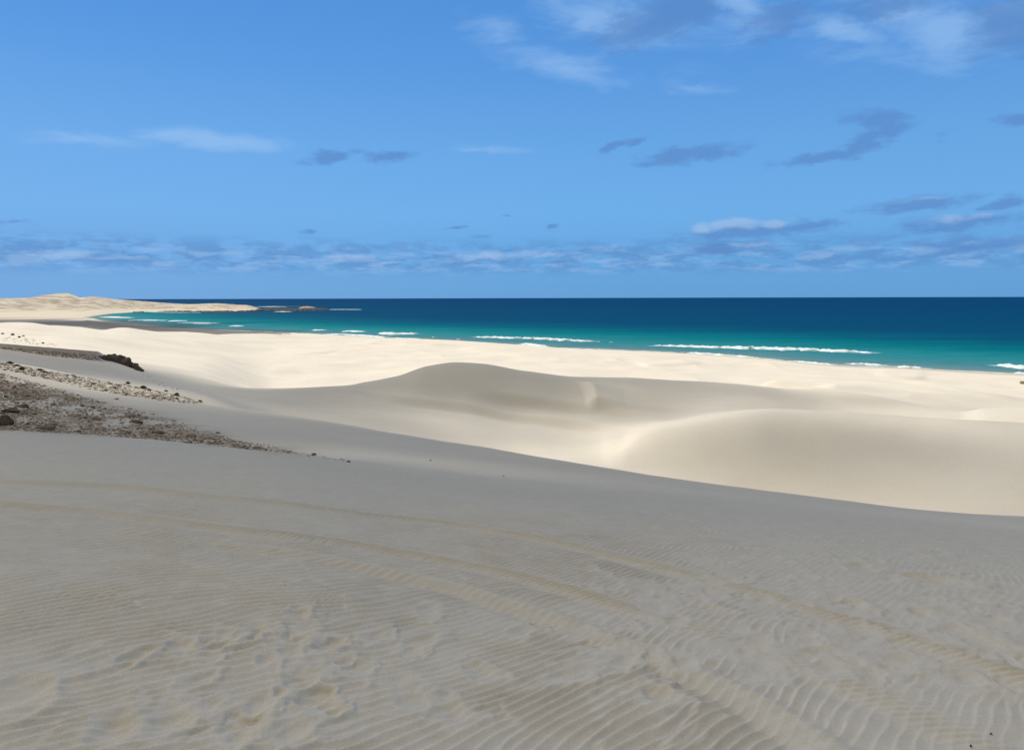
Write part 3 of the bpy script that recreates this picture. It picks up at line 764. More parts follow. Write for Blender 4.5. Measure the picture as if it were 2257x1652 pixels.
t.put(gs.inputs['Normal'], bpw); t.put(df.inputs['Normal'], bpw)
ms = t.add('ShaderNodeMixShader'); ms.inputs[0].default_value = 0.02
t.l.new(df.outputs[0], ms.inputs[1]); t.l.new(gs.outputs[0], ms.inputs[2]); t.l.new(ms.outputs[0], t.out.inputs['Surface'])
sea = mesh_obj('sea', np.stack((sX, sY, sZ), -1).reshape(-1, 3), q2[:, ::-1].copy(), msea)
float_attr(sea, 'offshore', dist)
tag(sea, kind='structure')
SEA_XY = (sX, sY)

# ------------------------------------------------------------------ surf
mfoam, t = material('sea_foam')
tc = t.add('ShaderNodeTexCoord')
t.put(t.b.inputs['Base Color'], t.ramp(t.noise(tc.outputs['Object'], 1.4, 5, 0.6), [(0.32, (0.46, 0.60, 0.62)), (0.55, (0.74, 0.78, 0.78))]))
t.b.inputs['Roughness'].default_value = 0.9
t.put(t.b.inputs['Normal'], t.add('ShaderNodeBump', i_Height=t.noise(tc.outputs['Object'], 2.2, 5, 0.7), i_Distance=0.3, i_Strength=0.6))


def foam_strip(pxl, depth_px, hgt, seed, ragged=0.6):
    """a tumbling white crest: ridge of broken water along a line on the sea; depth in photo px -> metres on the water"""
    L = np.array([sea_pt(*p) for p in pxl])
    d = np.concatenate(([0], np.cumsum(np.linalg.norm(np.diff(L, axis=0), axis=1))))
    n = int(max(14, min(160, d[-1] / 0.9)))
    tt = np.linspace(0, d[-1], n)
    c = np.stack((np.interp(tt, d, L[:, 0]), np.interp(tt, d, L[:, 1])), 1)
    tan = np.gradient(c, axis=0); tan /= np.linalg.norm(tan, axis=1)[:, None]
    nor = np.stack((-tan[:, 1], tan[:, 0]), 1)
    nor *= np.sign((nor * c).sum(1))[:, None]            # away from the viewer
    mid = np.linalg.norm(c, axis=1)
    wm = 0.72 * depth_px / F0 * mid**2 / CAM_Z
    env = np.clip(np.minimum(tt, tt[-1] - tt) / (0.16 * tt[-1]), 0, 1)**0.6
    wob = fbm(tt / 9, tt * 0 + seed, 400 + seed, 3) * 1.3
    wid = wm * env * np.clip(0.62 + ragged * fbm(tt / 7, tt * 0, 420 + seed, 4) * 2.6, 0.06, 1.9)
    prof = [(-0.5, 0), (-0.38, .55), (-0.15, .95), (0.1, 1.0), (0.33, .5), (0.5, 0)]
    V, F = [], []
    for k, (a, hh) in enumerate(prof):
        for i in range(n):
            o = (a * wid[i] + wob[i] * 0.45 * min(wm[i], 5))
            p = c[i] + nor[i] * o
            z = hgt * hh * (0.35 + 0.65 * env[i]) * (0.75 + 0.5 * math.sin(i * 1.7 + seed) * math.sin(i * 0.61 + k)) if hh else -0.45
            V.append((p[0], p[1], z + 0.05))
    for k in range(len(prof) - 1):
        for i in range(n - 1):
            F.append((k * n + i, k * n + i + 1, (k + 1) * n + i + 1, (k + 1) * n + i))
    return V, F


BREAK = [
    ([(1440, 762), (1500, 763.5), (1580, 766.5), (1650, 766.5), (1760, 770), (1850, 774), (1925, 778)], 7.0, .75, 'longest white breaker, second line of surf off the right half of the beach'),
    ([(1050, 742.5), (1120, 745), (1180, 746), (1240, 749.5), (1306, 752)], 4.0, .7, 'long thin breaker curling off the middle of the beach'),
    ([(1496, 778), (1540, 779), (1600, 783), (1660, 788)], 3.6, .45, 'shore break washing onto sand below the longest breaker'),
    ([(1730, 798), (1760, 797.5), (1820, 803.5), (1850, 805)], 3.4, .45, 'thin white shore break touching the sand right of centre'),
    ([(1874, 802), (1910, 803), (1945, 806)], 4.2, .5, 'short white breaker just off the sand, left of a smaller one'),
    ([(1980, 808), (2005, 810), (2032, 812)], 4.0, .5, 'short stubby breaker at the water edge, rightmost before open green water'),
    ([(2204, 805), (2230, 808), (2280, 812)], 6.0, .7, 'bright breaker cut off by the right edge of the photo'),
    ([(2236, 822), (2257, 823), (2290, 825)], 2.6, .35, 'low foam touching the sand at the right edge of the photo'),
    ([(1156, 757), (1172, 760), (1188, 763), (1206, 766)], 4.2, .5, 'slanting clump of foam on the sand edge at mid beach'),
    ([(849, 733.5), (868, 737), (918, 734.5)], 4.2, .7, 'hooked pair of foam crests off the left half of the beach'),
    ([(868, 745), (900, 746.5), (932, 748)], 2.4, .4, 'broken foam line near the sand below the hooked crests'),
    ([(762, 730), (780, 730.5), (798, 731.5)], 3.2, .6, 'small bright whitecap left of the hooked crests'),
    ([(690, 728), (702, 727.5), (713, 728)], 2.2, .5, 'tiny whitecap farthest left along the main beach'),
    ([(722, 735.5), (760, 737), (800, 739), (850, 743.5)], 2.6, .35, 'thin wash of foam along the left end of the main beach'),
    ([(305, 705), (330, 706), (354, 706.5)], 2.4, .5, 'white breaker inside the bay, left one'),
    ([(418, 711), (450, 712.5), (484, 712)], 2.8, .5, 'bright breaker inside the bay, right one'),
    ([(385, 706.5), (396, 707.5)], 2.0, .4, 'foam speck between the two bay breakers'),
    ([(515, 718), (532, 719)], 2.2, .45, 'short whitecap near the dark wet shore of the bay'),
    ([(238, 697.5), (262, 699.5), (286, 700.5)], 1.3, .3, 'foam curl at the inner tip of the bay'),
    ([(592, 676), (600, 675.6), (610, 676)], 1.0, .6, 'white spray breaking behind the dark reef'),
    ([(620, 686.4), (628, 686.8), (640, 686.7)], 1.0, .5, 'white surf in front of the dark reef'),
    ([(722, 682.2), (745, 681.8), (768, 681.9), (798, 682.1)], 0.8, .35, 'thin streak of surf trailing off the tip of the reef'),
    ([(330, 687.2), (400, 688.6), (480, 688.4)], 0.7, .2, 'pale wash along the foot of the far headland'),
]
for k, (pl, wpx, hg, lab) in enumerate(BREAK):
    V_, F_ = foam_strip(pl, wpx, hg, k)
    tag(mesh_obj('breaking_wave', V_, F_, mfoam), lab, 'wave', 'breaking waves along the shore')
V_, F_ = [], []
SPK = [(1320, 753), (1346, 754.5), (955, 743), (1010, 748), (905, 749)]
SPK_ = [(1320, 753), (1346, 754.5), (640, 731), (2104, 776), (2150, 777), (2225, 777), (1330, 740), (955, 743), (1010, 748), (1000, 741), (820, 741), (845, 741), (806, 680.5), (845, 682.5), (1095, 752), (1250, 757), (1410, 772), (1962, 795), (905, 749), (950, 750.5), (1115, 757)]
for k, (px, py) in enumerate(SPK):
    ln = dr.uniform(2, 5)
    v, f = foam_strip([(px - ln, py - ln * 0.04), (px, py), (px + ln, py + ln * 0.06)], 0.7, .22, k + 40)
    n = len(V_); V_ += v; F_ += [tuple(i + n for i in q_) for q_ in f]
# lace of spent foam along the waterline
lace = [p for p in SHORE if len(p) == 2][5:-1]
for k in range(len(lace) - 1):
    (x1, y1), (x2, y2) = lace[k], lace[k + 1]
    v, f = foam_strip([(x1, y1 - .2), ((x1 + x2) / 2, (y1 + y2) / 2 - .6), (x2, y2 - .2)], 0.9, .12, k + 90, 1.0)
    n = len(V_); V_ += v; F_ += [tuple(i + n for i in q_) for q_ in f]
tag(mesh_obj('foam', V_, F_, mfoam), 'scattered whitecaps and foam lace on the green water', 'foam', kind='stuff')

# thin foam spread over the water round the breakers
surf = np.zeros(sX.shape)
for pl, wpx, hg, lab in BREAK:
    L = np.array([sea_pt(*p) for p in pl]); md = np.hypot(*L.mean(0))
    mk = (np.abs(sX - L[:, 0].mean()) < np.ptp(L[:, 0]) + 40) & (np.abs(sY - L[:, 1].mean()) < np.ptp(L[:, 1]) + 60)
    s_, t_, Lt_ = poly_dist(sX[mk], sY[mk], L)
    over = np.maximum(np.maximum(-t_, t_ - Lt_), 0)
    w_ = np.clip(wpx / F0 * md**2 / CAM_Z, 1.5, 7) * 0.85
    surf[mk] = np.maximum(surf[mk], np.exp(-(s_ / w_)**2 - (over / (w_ * 0.5))**2))
surf = np.maximum(surf, 0.42 * np.exp(-dist / 4.0) * (srr[:, None] < 700))
float_attr(sea, 'surf', surf)

# ------------------------------------------------------------------ far headland
HL = {
    'base': [(-600, 0, 886, 'z', .7), (180, 0, 886, 'z', .7), (194, 699.5), (225, 694), (255, 690.5), (332, 687), (450, 687.5), (545, 687), (566, 685), (582, 683)],
    'beach': [(-600, 0, 1120, 'z', 2.0), (150, 0, 1130, 'z', 1.9), (194, 0, 1150, 'z', 1.8), (225, 0, 1190, 'z', 1.7), (255, 0, 1240, 'z', 1.6), (332, 0, 1362, 'z', 1.5), (450, 0, 1350, 'z', 1.2), (545, 0, 1372, 'z', 1), (582, 0, 1440, 'z', .2)],
    'crest': [(-600, 664, 1330), (-300, 661, 1330), (-100, 659, 1330), (0, 657.5, 1330), (60, 656, 1330), (95, 650.5, 1330), (118, 647.5, 1330), (128, 646, 1330), (150, 646.4, 1330), (165, 651, 1335), (178, 655.8, 1340), (190, 654.5, 1350), (205, 653.6, 1360), (230, 656, 1380), (262, 660, 1400), (300, 662.5, 1420), (350, 666.5, 1440), (390, 669, 1445), (420, 670.3, 1445), (450, 669, 1445), (480, 668.6, 1448), (520, 671.2, 1450), (545, 672.5, 1455), (562, 676.5, 1460), (578, 682.3, 1470)],
}
ha = np.linspace(ray(-600, 660)[0], ray(579, 660)[0], 420)
hr = np.concatenate((np.linspace(886, 1300, 80)[:-1], np.linspace(1300, 1780, 200)[:-1], np.linspace(1780, 2050, 16)))
prof = []
for nm in ('base', 'beach', 'crest'):
    ka, kd, kz = [], [], []
    for p in HL[nm]:
        if len(p) == 5: a, _ = ray(p[0], 690); ka.append(a); kd.append(p[2]); kz.append(p[4])
        elif len(p) == 3: a, tn = ray(p[0], p[1]); ka.append(a); kd.append(p[2]); kz.append(CAM_Z + tn * p[2])
        else: a, tn = ray(*p); ka.append(a); kd.append(CAM_Z / -tn); kz.append(-0.4)
    prof.append((pchip1(ka, kd, ha), pchip1(ka, kz, ha)))
wet_ = sstep(ray(150, 690)[0], ray(240, 690)[0], ha)
prof[1] = ((prof[0][0] + 60) * wet_ + (1 - wet_) * 1230, prof[1][1])
cd_ = np.full(len(ha), 1660.0) - 150 * (1 - sstep(ray(-100, 690)[0], ray(170, 690)[0], ha))
prof[2] = (cd_, CAM_Z + cd_ * (prof[2][1] - CAM_Z) / prof[2][0])
hcr = np.array([prof[0][0] - 6, prof[0][0], prof[1][0], prof[1][0] + (prof[2][0] - prof[1][0]) * 0.6, prof[2][0], prof[2][0] + 110, np.full(len(ha), 2300.)])
hz0 = np.array([prof[0][1] - 1.5, prof[0][1], prof[1][1], prof[1][1] + (prof[2][1] - prof[1][1]) * 0.2, prof[2][1], np.maximum(prof[2][1] * 0.25, -3), np.full(len(ha), -3.)])
for k in range(1, len(hcr)): hcr[k] = np.maximum(hcr[k], hcr[k - 1] + 2)
hs = pchip_slopes(hcr, hz0)
hR = np.repeat(hr[:, None], len(ha), 1); hA = np.repeat(ha[None], len(hr), 0)
hZ = np.full(hR.shape, -3.0)
for k in range(len(hcr) - 1):
    h = hcr[k + 1] - hcr[k]; tq = (hR - hcr[k]) / h; m = (tq >= 0) & (tq < 1); tt = np.clip(tq, 0, 1)
    v = (2 * tt**3 - 3 * tt**2 + 1) * hz0[k] + (tt**3 - 2 * tt**2 + tt) * h * hs[k] + (-2 * tt**3 + 3 * tt**2) * hz0[k + 1] + (tt**3 - tt**2) * h * hs[k + 1]
    hZ[m] = v[m]
hX = hR * np.sin(hA); hY = hR * np.cos(hA)
up_ = sstep(0.15, 0.6, (hR - hcr[2]) / (hcr[4] - hcr[2])) * (1 - sstep(1.0, 1.6, (hR - hcr[2]) / (hcr[4] - hcr[2])))
hn1 = fbm(hX / 60, hY / 45, 501, 5)
mid_ = np.sin(np.clip((hR - hcr[2]) / (hcr[4] - hcr[2]), 0, 1) * np.pi)
hZ += up_ * mid_ * (4.5 * fbm(hX / 55, hY / 30, 505, 4)) * np.clip(hz0[4] / 18, .25, 1.2) + up_ * 0.4 * fbm(hX / 9, hY / 9, 507, 3)
hc_ = np.repeat(np.array((0.60, 0.53, 0.43))[None], hZ.size, 0).reshape(*hZ.shape, 3)
scrub = np.clip(1.5 * sstep(0.02, 0.35, fbm(hX / 34, hY / 20, 511, 5) + 0.25 * up_ - 0.05) * up_ * 0.55, 0, 1)
hc_ = hc_ * (1 - scrub[..., None]) + np.array((0.37, 0.32, 0.265)) * scrub[..., None]
whi = sstep(0.25, 0.5, fbm(hX / 40, hY / 18, 515, 4)) * 0.7
hc_ = hc_ * (1 - whi[..., None]) + np.array((0.70, 0.66, 0.58)) * whi[..., None]
idx3 = np.arange(hX.size).reshape(hX.shape)
q3 = np.stack((idx3[:-1, :-1], idx3[:-1, 1:], idx3[1:, 1:], idx3[1:, :-1]), -1).reshape(-1, 4)
mhead, t = material('headland_sand')
at = t.add('ShaderNodeAttribute', attribute_name='sand_colour'); tc = t.add('ShaderNodeTexCoord')
t.put(t.b.inputs['Base Color'], t.mix(1.0, at.outputs['Color'], t.ramp(t.noise(tc.outputs['Object'], 0.14, 6, 0.65), [(0.3, (0.86, 0.85, 0.84)), (0.7, (1.08, 1.08, 1.06))]), 'MULTIPLY'))
t.b.inputs['Roughness'].default_value = 0.95; t.b.inputs['Specular IOR Level'].default_value = 0.1
head = mesh_obj('headland', np.stack((hX, hY, hZ), -1).reshape(-1, 3), q3[:, ::-1].copy(), mhead)
color_attr(head, 'sand_colour', hc_.reshape(-1, 3))
tag(head, kind='structure')

# ------------------------------------------------------------------ rocks
def rock_material(name, a, b, scale):
    m, t = material(name)
    tc = t.add('ShaderNodeTexCoord')
    n1_ = t.noise(tc.outputs['Object'], scale, 6, 0.65); n2_ = t.noise(tc.outputs['Object'], scale * 5, 4, 0.6)
    c = t.ramp(n1_, [(0.3, a), (0.7, b)])
    c = t.mix(1.0, c, t.ramp(n2_, [(0.3, (0.75, 0.75, 0.75)), (0.7, (1.2, 1.2, 1.2))]), 'MULTIPLY')
    t.put(t.b.inputs['Base Color'], c); t.b.inputs['Roughness'].default_value = 0.92; t.b.inputs['Specular IOR Level'].default_value = 0.2
    t.put(t.b.inputs['Normal'], t.add('ShaderNodeBump', i_Height=n2_, i_Distance=0.05, i_Strength=0.5))
    return m


MROCK = rock_material('weathered_rock', (0.19, 0.14, 0.10), (0.44, 0.34, 0.25), 3)
MPALE = rock_material('pale_stone', (0.34, 0.27, 0.20), (0.60, 0.50, 0.38), 3)
MDARK = rock_material('dark_basalt', (0.055, 0.042, 0.033), (0.20, 0.155, 0.12), 2.2)
MSHORE = rock_material('shore_rock', (0.02, 0.02, 0.018), (0.075, 0.062, 0.05), 0.25)
MDRY = rock_material('dry_twigs', (0.10, 0.08, 0.055), (0.27, 0.215, 0.15), 8)


def ico(sub):
    bm = bmesh.new(); bmesh.ops.create_icosphere(bm, subdivisions=sub, radius=1)
    v = np.array([p.co[:] for p in bm.verts]); f = [tuple(q_.index for q_ in p.verts) for p in bm.faces]; bm.free()
    return v, np.array(f)


IC1, IC2, IC3 = ico(1), ico(2), ico(3)


def n3(v, s, seed):
    return (perlin(v[:, 0] * s + 3.1, v[:, 1] * s + v[:, 2] * s * 0.7, seed) + perlin(v[:, 1] * s - 1.7, v[:, 2] * s - v[:, 0] * s * 0.6, seed + 5)) * 0.6


def rock_shape(seed, size, base=IC2, cuts=7, rough=0.22):
    """an angular stone: a ball cut by random planes, then roughened"""
    rg = np.random.default_rng(seed)
    v = base[0].copy()
    for _ in range(cuts):
        n = rg.normal(size=3); n /= np.linalg.norm(n); d = rg.uniform(0.45, 0.8)
        s = v @ n - d
        v = v - np.outer(np.maximum(s, 0) * 0.92, n)
    v *= (1 + rough * n3(v, 1.6, seed) + rough * 0.5 * n3(v, 4.0, seed + 9))[:, None]
    return v * np.asarray(size)


def dune_rot(x, y, e=1.0):
    gx = (ground_z(x + e, y) - ground_z(x - e, y)) / (2 * e); gy = (ground_z(x, y + e) - ground_z(x, y - e)) / (2 * e)
    return Vector((-gx, -gy, 1)).normalized().to_track_quat('Z', 'Y')


def put_rock(px, py, wpx, hpx, mat, label, seed, name='rock', cat='rock', group=None, base=IC2):
    p = ground_hit(px, py)
    rr = np.hypot(p[0], p[1])
    w = wpx / F0 * rr / 2; h = hpx / F0 * rr * 0.62
    v = rock_shape(seed, (w, w * 0.75, h), base)
    o = mesh_obj(name, v, base[1], mat, smooth=False)
    o.location = (p[0], p[1] + w * .4, ground_z(p[0], p[1] + w * .4) + h * 0.25)
    o.rotation_euler = (0, 0, 0.0)
    tag(o, label, cat, group)
    return o


def shrub_shape(seed, w, h, n=420):
    rg = random.Random(seed)
    V, F = [], []
    for i in range(n):
        a = rg.uniform(0, 6.283); q_ = rg.random()**0.6
        bx, by = math.cos(a) * w * 0.25 * rg.random(), math.sin(a) * w * 0.25 * rg.random()
        tx, ty, tz = math.cos(a) * w * q_, math.sin(a) * w * q_, h * (1 - 0.75 * q_ * q_) * rg.uniform(0.55, 1.1)
        f = rg.uniform(0.3, 0.8)
        p0 = Vector((bx + (tx - bx) * f, by + (ty - by) * f, tz * f)); p1 = Vector((tx, ty, tz))
        s = Vector((rg.uniform(-1, 1), rg.uniform(-1, 1), rg.uniform(-1, 1))).cross(p1 - p0)
        s = s.normalized() * w * rg.uniform(0.02, 0.07)
        k = len(V); V += [p0 - s * .5, p0 + s * .5, p1 + s, p1 - s]; F.append((k, k + 1, k + 2, k + 3))
    return [tuple(v) for v in V], F


def put_shrub(px, py, wpx, hpx, label, seed):
    p = ground_hit(px, py); rr = np.hypot(p[0], p[1])
    w = wpx / F0 * rr * 0.34; h = hpx / F0 * rr * 0.62
    V, F = shrub_shape(seed, w, h)
    o = mesh_obj('dry_shrub', V, F, MDRY, smooth=False)
    o.location = (p[0], p[1] + w * 0.3, ground_z(p[0], p[1] + w * 0.3) - 0.02)
    return tag(o, label, 'shrub', 'dry shrubs on the stony slope')


# the dark outcrop on the end of the gravel bank
def outcrop(name, pts_px, seed, mat, hscale, label, rad=0.5):
    """lumps of one craggy rock body, welded into a single skin"""
    vs, fs, n = [], [], 0
    P0 = ground_hit(pts_px[0][0], pts_px[0][1])
    for k, (px, py, wpx, hpx) in enumerate(pts_px):
        p = ground_hit(px, py); rr = np.hypot(p[0], p[1])
        w = wpx / F0 * rr / 2; h = hpx / F0 * rr * 0.62
        v = rock_shape(seed + k, (w, w * 0.8, h), IC3, 9, 0.3)
        v += np.array((p[0], p[1] + w * 0.4, ground_z(p[0], p[1] + w * 0.4) + h * 0.35)) - P0
        vs.append(v); fs.append(IC3[1] + n); n += len(v)
    o = mesh_obj(name, np.concatenate(vs), np.concatenate(fs), mat, smooth=False)
    o.location = P0
    rm = o.modifiers.new('weld', 'REMESH'); rm.mode = 'VOXEL'; rm.voxel_size = 0.07; rm.use_smooth_shade = False
    return tag(o, label, 'rock')


outcrop('rock_outcrop', [(222, 789, 16, 10), (231, 792, 22, 13), (240, 794, 24, 17), (255, 798, 26, 18), (262, 796, 26, 16), (272, 804, 28, 20), (283, 807, 26, 18), (294, 812, 24, 14), (302, 816, 20, 11), (309, 818, 16, 7), (248, 792, 24, 14)], 900, MDARK, 1, 'dark jagged rock outcrop at the end of the brown gravel bank')
put_rock(2257, 846, 13, 9, MROCK, 'small dark rock on the beach cut by the right edge', 77)
put_rock(768, 1018, 11, 5, MDARK, 'lone dark stone on grey sand past the tip of the stony slope', 78)
put_rock(753, 1012, 6, 3, MROCK, 'small flat stone behind the lone dark stone on grey sand', 79)
put_rock(690, 1003, 15, 7, MDARK, 'dark stone at the right tip of the stony slope', 80)
put_rock(949, 1015, 5, 4, MDARK, 'tiny dark stone alone on smooth grey sand below the dune', 81)
put_rock(1110, 1049, 5, 3, MROCK, 'tiny stone half buried where the near sand rolls over', 82)
put_rock(2185, 1618, 6, 6, MDARK, 'black pebble near the bottom right corner, farther one', 83, 'pebble', 'pebble')
put_rock(2140, 1645, 6, 6, MDARK, 'black pebble at the bottom right, nearer one', 84, 'pebble', 'pebble')
put_rock(7, 938, 30, 26, MDARK, 'large dark boulder at the left edge, foot of the stony slope', 85, base=IC3)
put_rock(15, 908, 40, 10, MDARK, 'long low dark slab above the large left boulder', 86)
put_rock(307, 1143 * .7523, 1, 1, MDARK, None, 87).name = 'rock'
for px, py, w, h, lab in ((231, 861, 12, 5, 'small dark stone alone on the grey sand below the pale strip'), (338, 878, 10, 4, 'dark stone on grey sand under the middle of the pale strip'), (86, 945, 52, 8, 'low black slab along the bottom edge of the stony slope'), (160, 918, 26, 10, 'brown block in the thick of the stony slope, left'), (213, 925, 20, 11, 'upright brown block in the middle of the stony slope'), (280, 918, 30, 10, 'broad tilted slab in the middle of the stony slope'), (300, 932, 26, 9, 'dark block right of the middle of the stony slope'), (45, 897, 26, 9, 'dark heaped block near the left edge of the stony slope'), (22, 903, 18, 8, 'dark stone leaning on the heaped block at left'), (150, 878, 22, 7, 'flat stone high on the stony slope'), (420, 962, 22, 9, 'brown block toward the right part of the stony slope'), (520, 983, 16, 8, 'small block near the thin right end of the stony slope'), (565, 988, 16, 8, 'tan stone near the right tip of the stony slope'), (345, 955, 24, 8, 'dark stone on the lower edge right of centre'), (255, 880, 10, 5, 'small stone at the upper fringe of the stony slope'), (480, 955, 14, 5, 'lone stone on the upper fringe toward the right')):
    put_rock(px, py, w, h, MDARK if 'dark' in lab or 'black' in lab else MROCK, lab, int(px * 7 + py))
for o in [o for o in COL.objects if o.name.startswith('rock') and not o.get('label')]: bpy.data.objects.remove(o)
for px, py, w, h, lab in ((47, 815, 17, 12, 'round dark shrub on the pale strip at left'), (281, 846, 15, 9, 'dark shrub in the middle of the pale strip'), (314, 856, 24, 11, 'wide shrub right of the middle of the pale strip'), (328, 860, 14, 7, 'small shrub touching the wide shrub'), (389, 871, 17, 10, 'shrub near the right end of the pale strip'), (365, 862, 12, 6, 'little shrub behind the pale strip near its right end'), (27, 739, 11, 7, 'dark shrub on the sunlit sand slope, left of the pair'), (42, 744, 9, 6, 'small shrub on the sunlit sand, nearest of the trio'), (51, 741, 8, 4, 'small shrub on the sunlit sand, right of the trio'), (5, 736, 9, 4, 'flat shrub on the sunlit sand at the left edge'), (94, 757, 8, 5, 'low shrub among the specks on sunlit sand'), (20, 801, 22, 8, 'spreading shrub above the pale strip at the left edge'), (35, 806, 20, 6, 'low spreading shrub just left of the round dark one'), (85, 816, 22, 7, 'low shrub just right of the round dark one'), (98, 821, 16, 6, 'thin shrub second to the right of the round dark one'), (205, 845, 18, 5, 'flat shrub left of the middle of the pale strip'), (440, 884, 14, 5, 'last shrub at the right tip of the pale strip')):
    put_shrub(px, py, w, h, lab, int(px * 3 + py))

# countable loose stones of the slope: the larger ones
var = [mesh_obj('stone', rock_shape(600 + k, (1, .8, .5), IC2, 8, .25), IC2[1], (MROCK, MPALE, MROCK, MDARK)[k % 4], smooth=False).data for k in range(8)]
for o in [o for o in COL.objects if o.name.startswith('stone')]: bpy.data.objects.remove(o)


def in_poly(px, py, poly):
    c = False
    for k in range(len(poly)):
        (x1, y1), (x2, y2) = poly[k], poly[(k + 1) % len(poly)]
        if (y1 > py) != (y2 > py) and px < (x2 - x1) * (py - y1) / (y2 - y1) + x1: c = not c
    return c


def scatter(poly, n, bias=None):
    xs = [p[0] for p in poly]; ys = [p[1] for p in poly]
    res = []
    while len(res) < n:
        px, py = dr.uniform(min(xs), max(xs)), dr.uniform(min(ys), max(ys))
        if in_poly(px, py, poly) and (bias is None or dr.random() < bias(px, py)): res.append((px, py))
    return res


def edge_bias(px, py):
    low = np.interp(px, [0, 200, 480, 655], [947, 957, 985, 1000])
    v = 0.22 + 0.75 * math.exp(-((low - py) / 20)**2) + 0.5 * math.exp(-px / 130)
    return min(1, v * (0.35 + 1.3 * max(0, float(perlin(px / 45, py / 16, 700)) + 0.35)))


k = 0
for px, py in scatter(PATCH, 120, edge_bias) + scatter(STRIP, 30):
    p = ground_hit(px, py); rr = np.hypot(p[0], p[1])
    w = dr.uniform(5, 11) / F0 * rr / 2
    o = bpy.data.objects.new('stone', var[k % 8]); COL.objects.link(o); k += 1
    o.scale = (w * dr.uniform(.8, 1.5), w, w * dr.uniform(.6, 1.1)); o.rotation_euler = (0, 0, dr.uniform(-.5, .5))
    o.location = (p[0], p[1], p[2] + w * .15)
    tag(o, 'small weathered stone among many alike on the stony slope at left', 'stone', 'loose stones on the stony slope')

# uncountable grit, chips and dead twigs
vs, fs, mi, n = [], [], [], 0
for poly, cnt, bias, lo, hi in ((PATCH, 9000, edge_bias, 1.0, 4.2), (STRIP, 1500, None, 1.0, 4.2), (BANK, 700, None, .8, 2.4), ([(10, 742), (60, 745), (135, 760), (128, 764), (60, 758), (0, 752)], 60, None, 1, 3), ([(600, 985), (760, 1012), (770, 1020), (640, 1000)], 60, None, 1, 3), ([(300, 818), (330, 824), (420, 870), (380, 862), (310, 830)], 25, None, 1, 2.5)):
    for px, py in scatter(poly, cnt, bias):
        p = ground_hit(px, py); rr = np.hypot(p[0], p[1])
        w = dr.uniform(lo, hi)**1.0 / F0 * rr / 2
        v = IC1[0] * (1 + 0.35 * RNG.normal(size=(len(IC1[0]), 1))) * np.array((w * dr.uniform(1, 2.2), w, w * dr.uniform(.3, .8)))
        a = dr.uniform(-.6, .6); ca, sa_ = math.cos(a), math.sin(a)
        v = np.stack((v[:, 0] * ca - v[:, 1] * sa_, v[:, 0] * sa_ + v[:, 1] * ca, v[:, 2]), 1) + p + np.array((0, 0, w * .1))
        vs.append(v); fs.append(IC1[1] + n); n += len(v); mi.append(np.full(len(IC1[1]), dr.choice((0, 0, 0, 0, 1, 1, 1, 2)) if poly is not BANK else dr.choice((0, 0, 2))))
rub = mesh_obj('rubble', np.concatenate(vs), np.concatenate(fs), None, smooth=False)
for m in (MROCK, MPALE, MDARK): rub.data.materials.append(m)
rub.data.polygons.foreach_set('material_index', np.concatenate(mi).astype(np.int32))
tag(rub, 'brown stone chips and dead twigs strewn over the slope', 'rubble', kind='stuff')

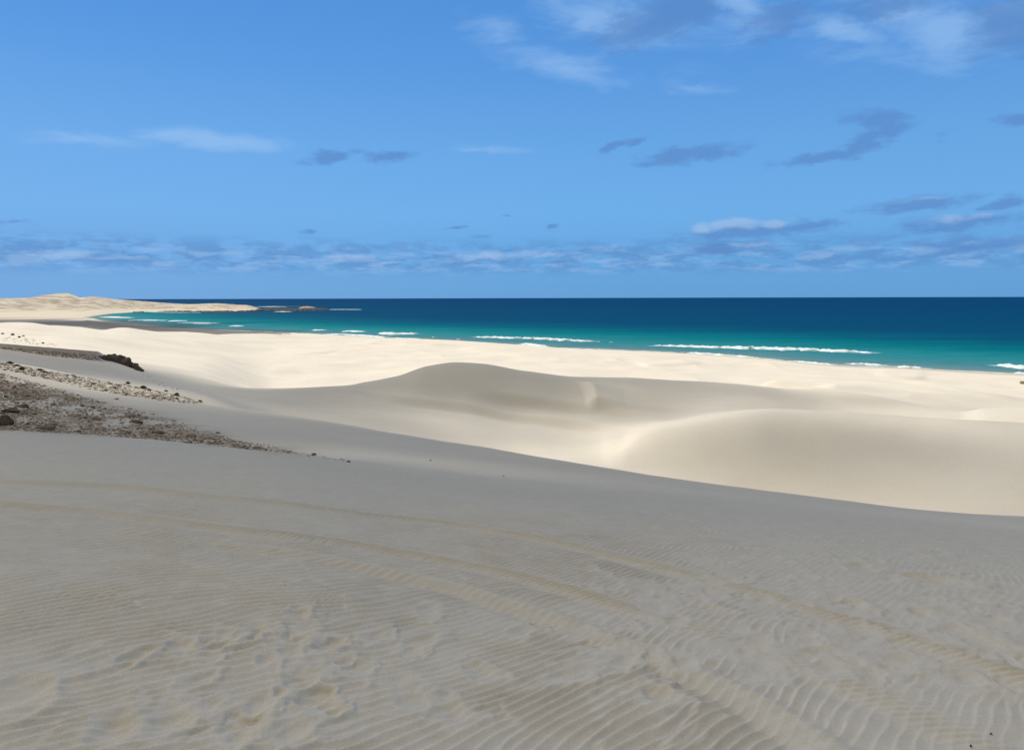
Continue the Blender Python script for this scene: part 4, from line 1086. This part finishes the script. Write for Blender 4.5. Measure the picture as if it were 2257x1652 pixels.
# far shore: dark ledge under the headland, reef and its pale hump
def shore_rocks(name, line, dpx, hmin, hmax, mat, label, cat, seed, dark=True):
    L = np.array([sea_pt(*p) for p in line]); d = np.concatenate(([0], np.cumsum(np.linalg.norm(np.diff(L, axis=0), axis=1))))
    n = 120; tt = np.linspace(0, d[-1], n); c = np.stack((np.interp(tt, d, L[:, 0]), np.interp(tt, d, L[:, 1])), 1)
    rad = c / np.linalg.norm(c, axis=1)[:, None]
    wid = dpx / F0 * (np.linalg.norm(c, axis=1)**2) / CAM_Z
    env = np.clip(np.minimum(tt, d[-1] - tt) / (0.14 * d[-1]), 0.0, 1)**.5
    hh = (hmin + (hmax - hmin) * np.clip(0.5 + 1.1 * fbm(tt / 14, tt * 0, seed, 4), 0, 1)) * env
    V, F = [], []
    pf = [(-.5, -.3), (-.42, .5), (-.2, .85), (.1, 1.0), (.35, .7), (.5, -.3)]
    for k, (a, z) in enumerate(pf):
        jit = fbm(tt / 5, tt * 0 + k * 3.7, seed + 3, 3)
        for i in range(n):
            p = c[i] + rad[i] * wid[i] * (a + .12 * jit[i]) * (.3 + .7 * env[i])
            V.append((p[0], p[1], hh[i] * z * (1 + .35 * jit[i]) if z > 0 else -.6))
    for k in range(len(pf) - 1):
        for i in range(n - 1): F.append((k * n + i, k * n + i + 1, (k + 1) * n + i + 1, (k + 1) * n + i))
    o = mesh_obj(name, V, F, mat, smooth=False)
    return tag(o, label, cat)


shore_rocks('rock_ledge', [(345, 687), (400, 687.6), (450, 687.8), (520, 687.6), (566, 685.8), (585, 683.5)], 1.6, 1.2, 3.4, MSHORE, 'long dark rock ledge along the foot of the far headland', 'rock ledge', 801)
shore_rocks('rock_ledge', [(292, 688.2), (306, 688), (318, 688)], 1.2, .8, 2.2, MSHORE, 'short dark rock ledge left of the long one', 'rock ledge', 805)
shore_rocks('reef', [(562, 683.5), (590, 683), (630, 684), (680, 683.4), (705, 683), (728, 682.6)], 2.6, 2.6, 5.4, MSHORE, 'dark low reef running out from the headland tip', 'reef', 811)
p0 = sea_pt(676, 682.2)
hv = IC3[0] * (1 + .18 * n3(IC3[0], 1.5, 33))[:, None] * np.array((17.5, 14, 4.6))
hump = mesh_obj('sand_hump', hv + np.array((p0[0], p0[1] + 8, 1.6)), IC3[1], MPALE, smooth=True)
tag(hump, 'pale sandy hump on the end of the dark reef', 'sand hump')

S.view_settings.view_transform = 'Standard'; S.view_settings.look = 'None'; S.view_settings.exposure = 0; S.view_settings.gamma = 1
S.cycles.use_denoising = True
S.cycles.max_bounces = 6; S.cycles.diffuse_bounces = 3; S.cycles.volume_bounces = 0; S.cycles.transparent_max_bounces = 16
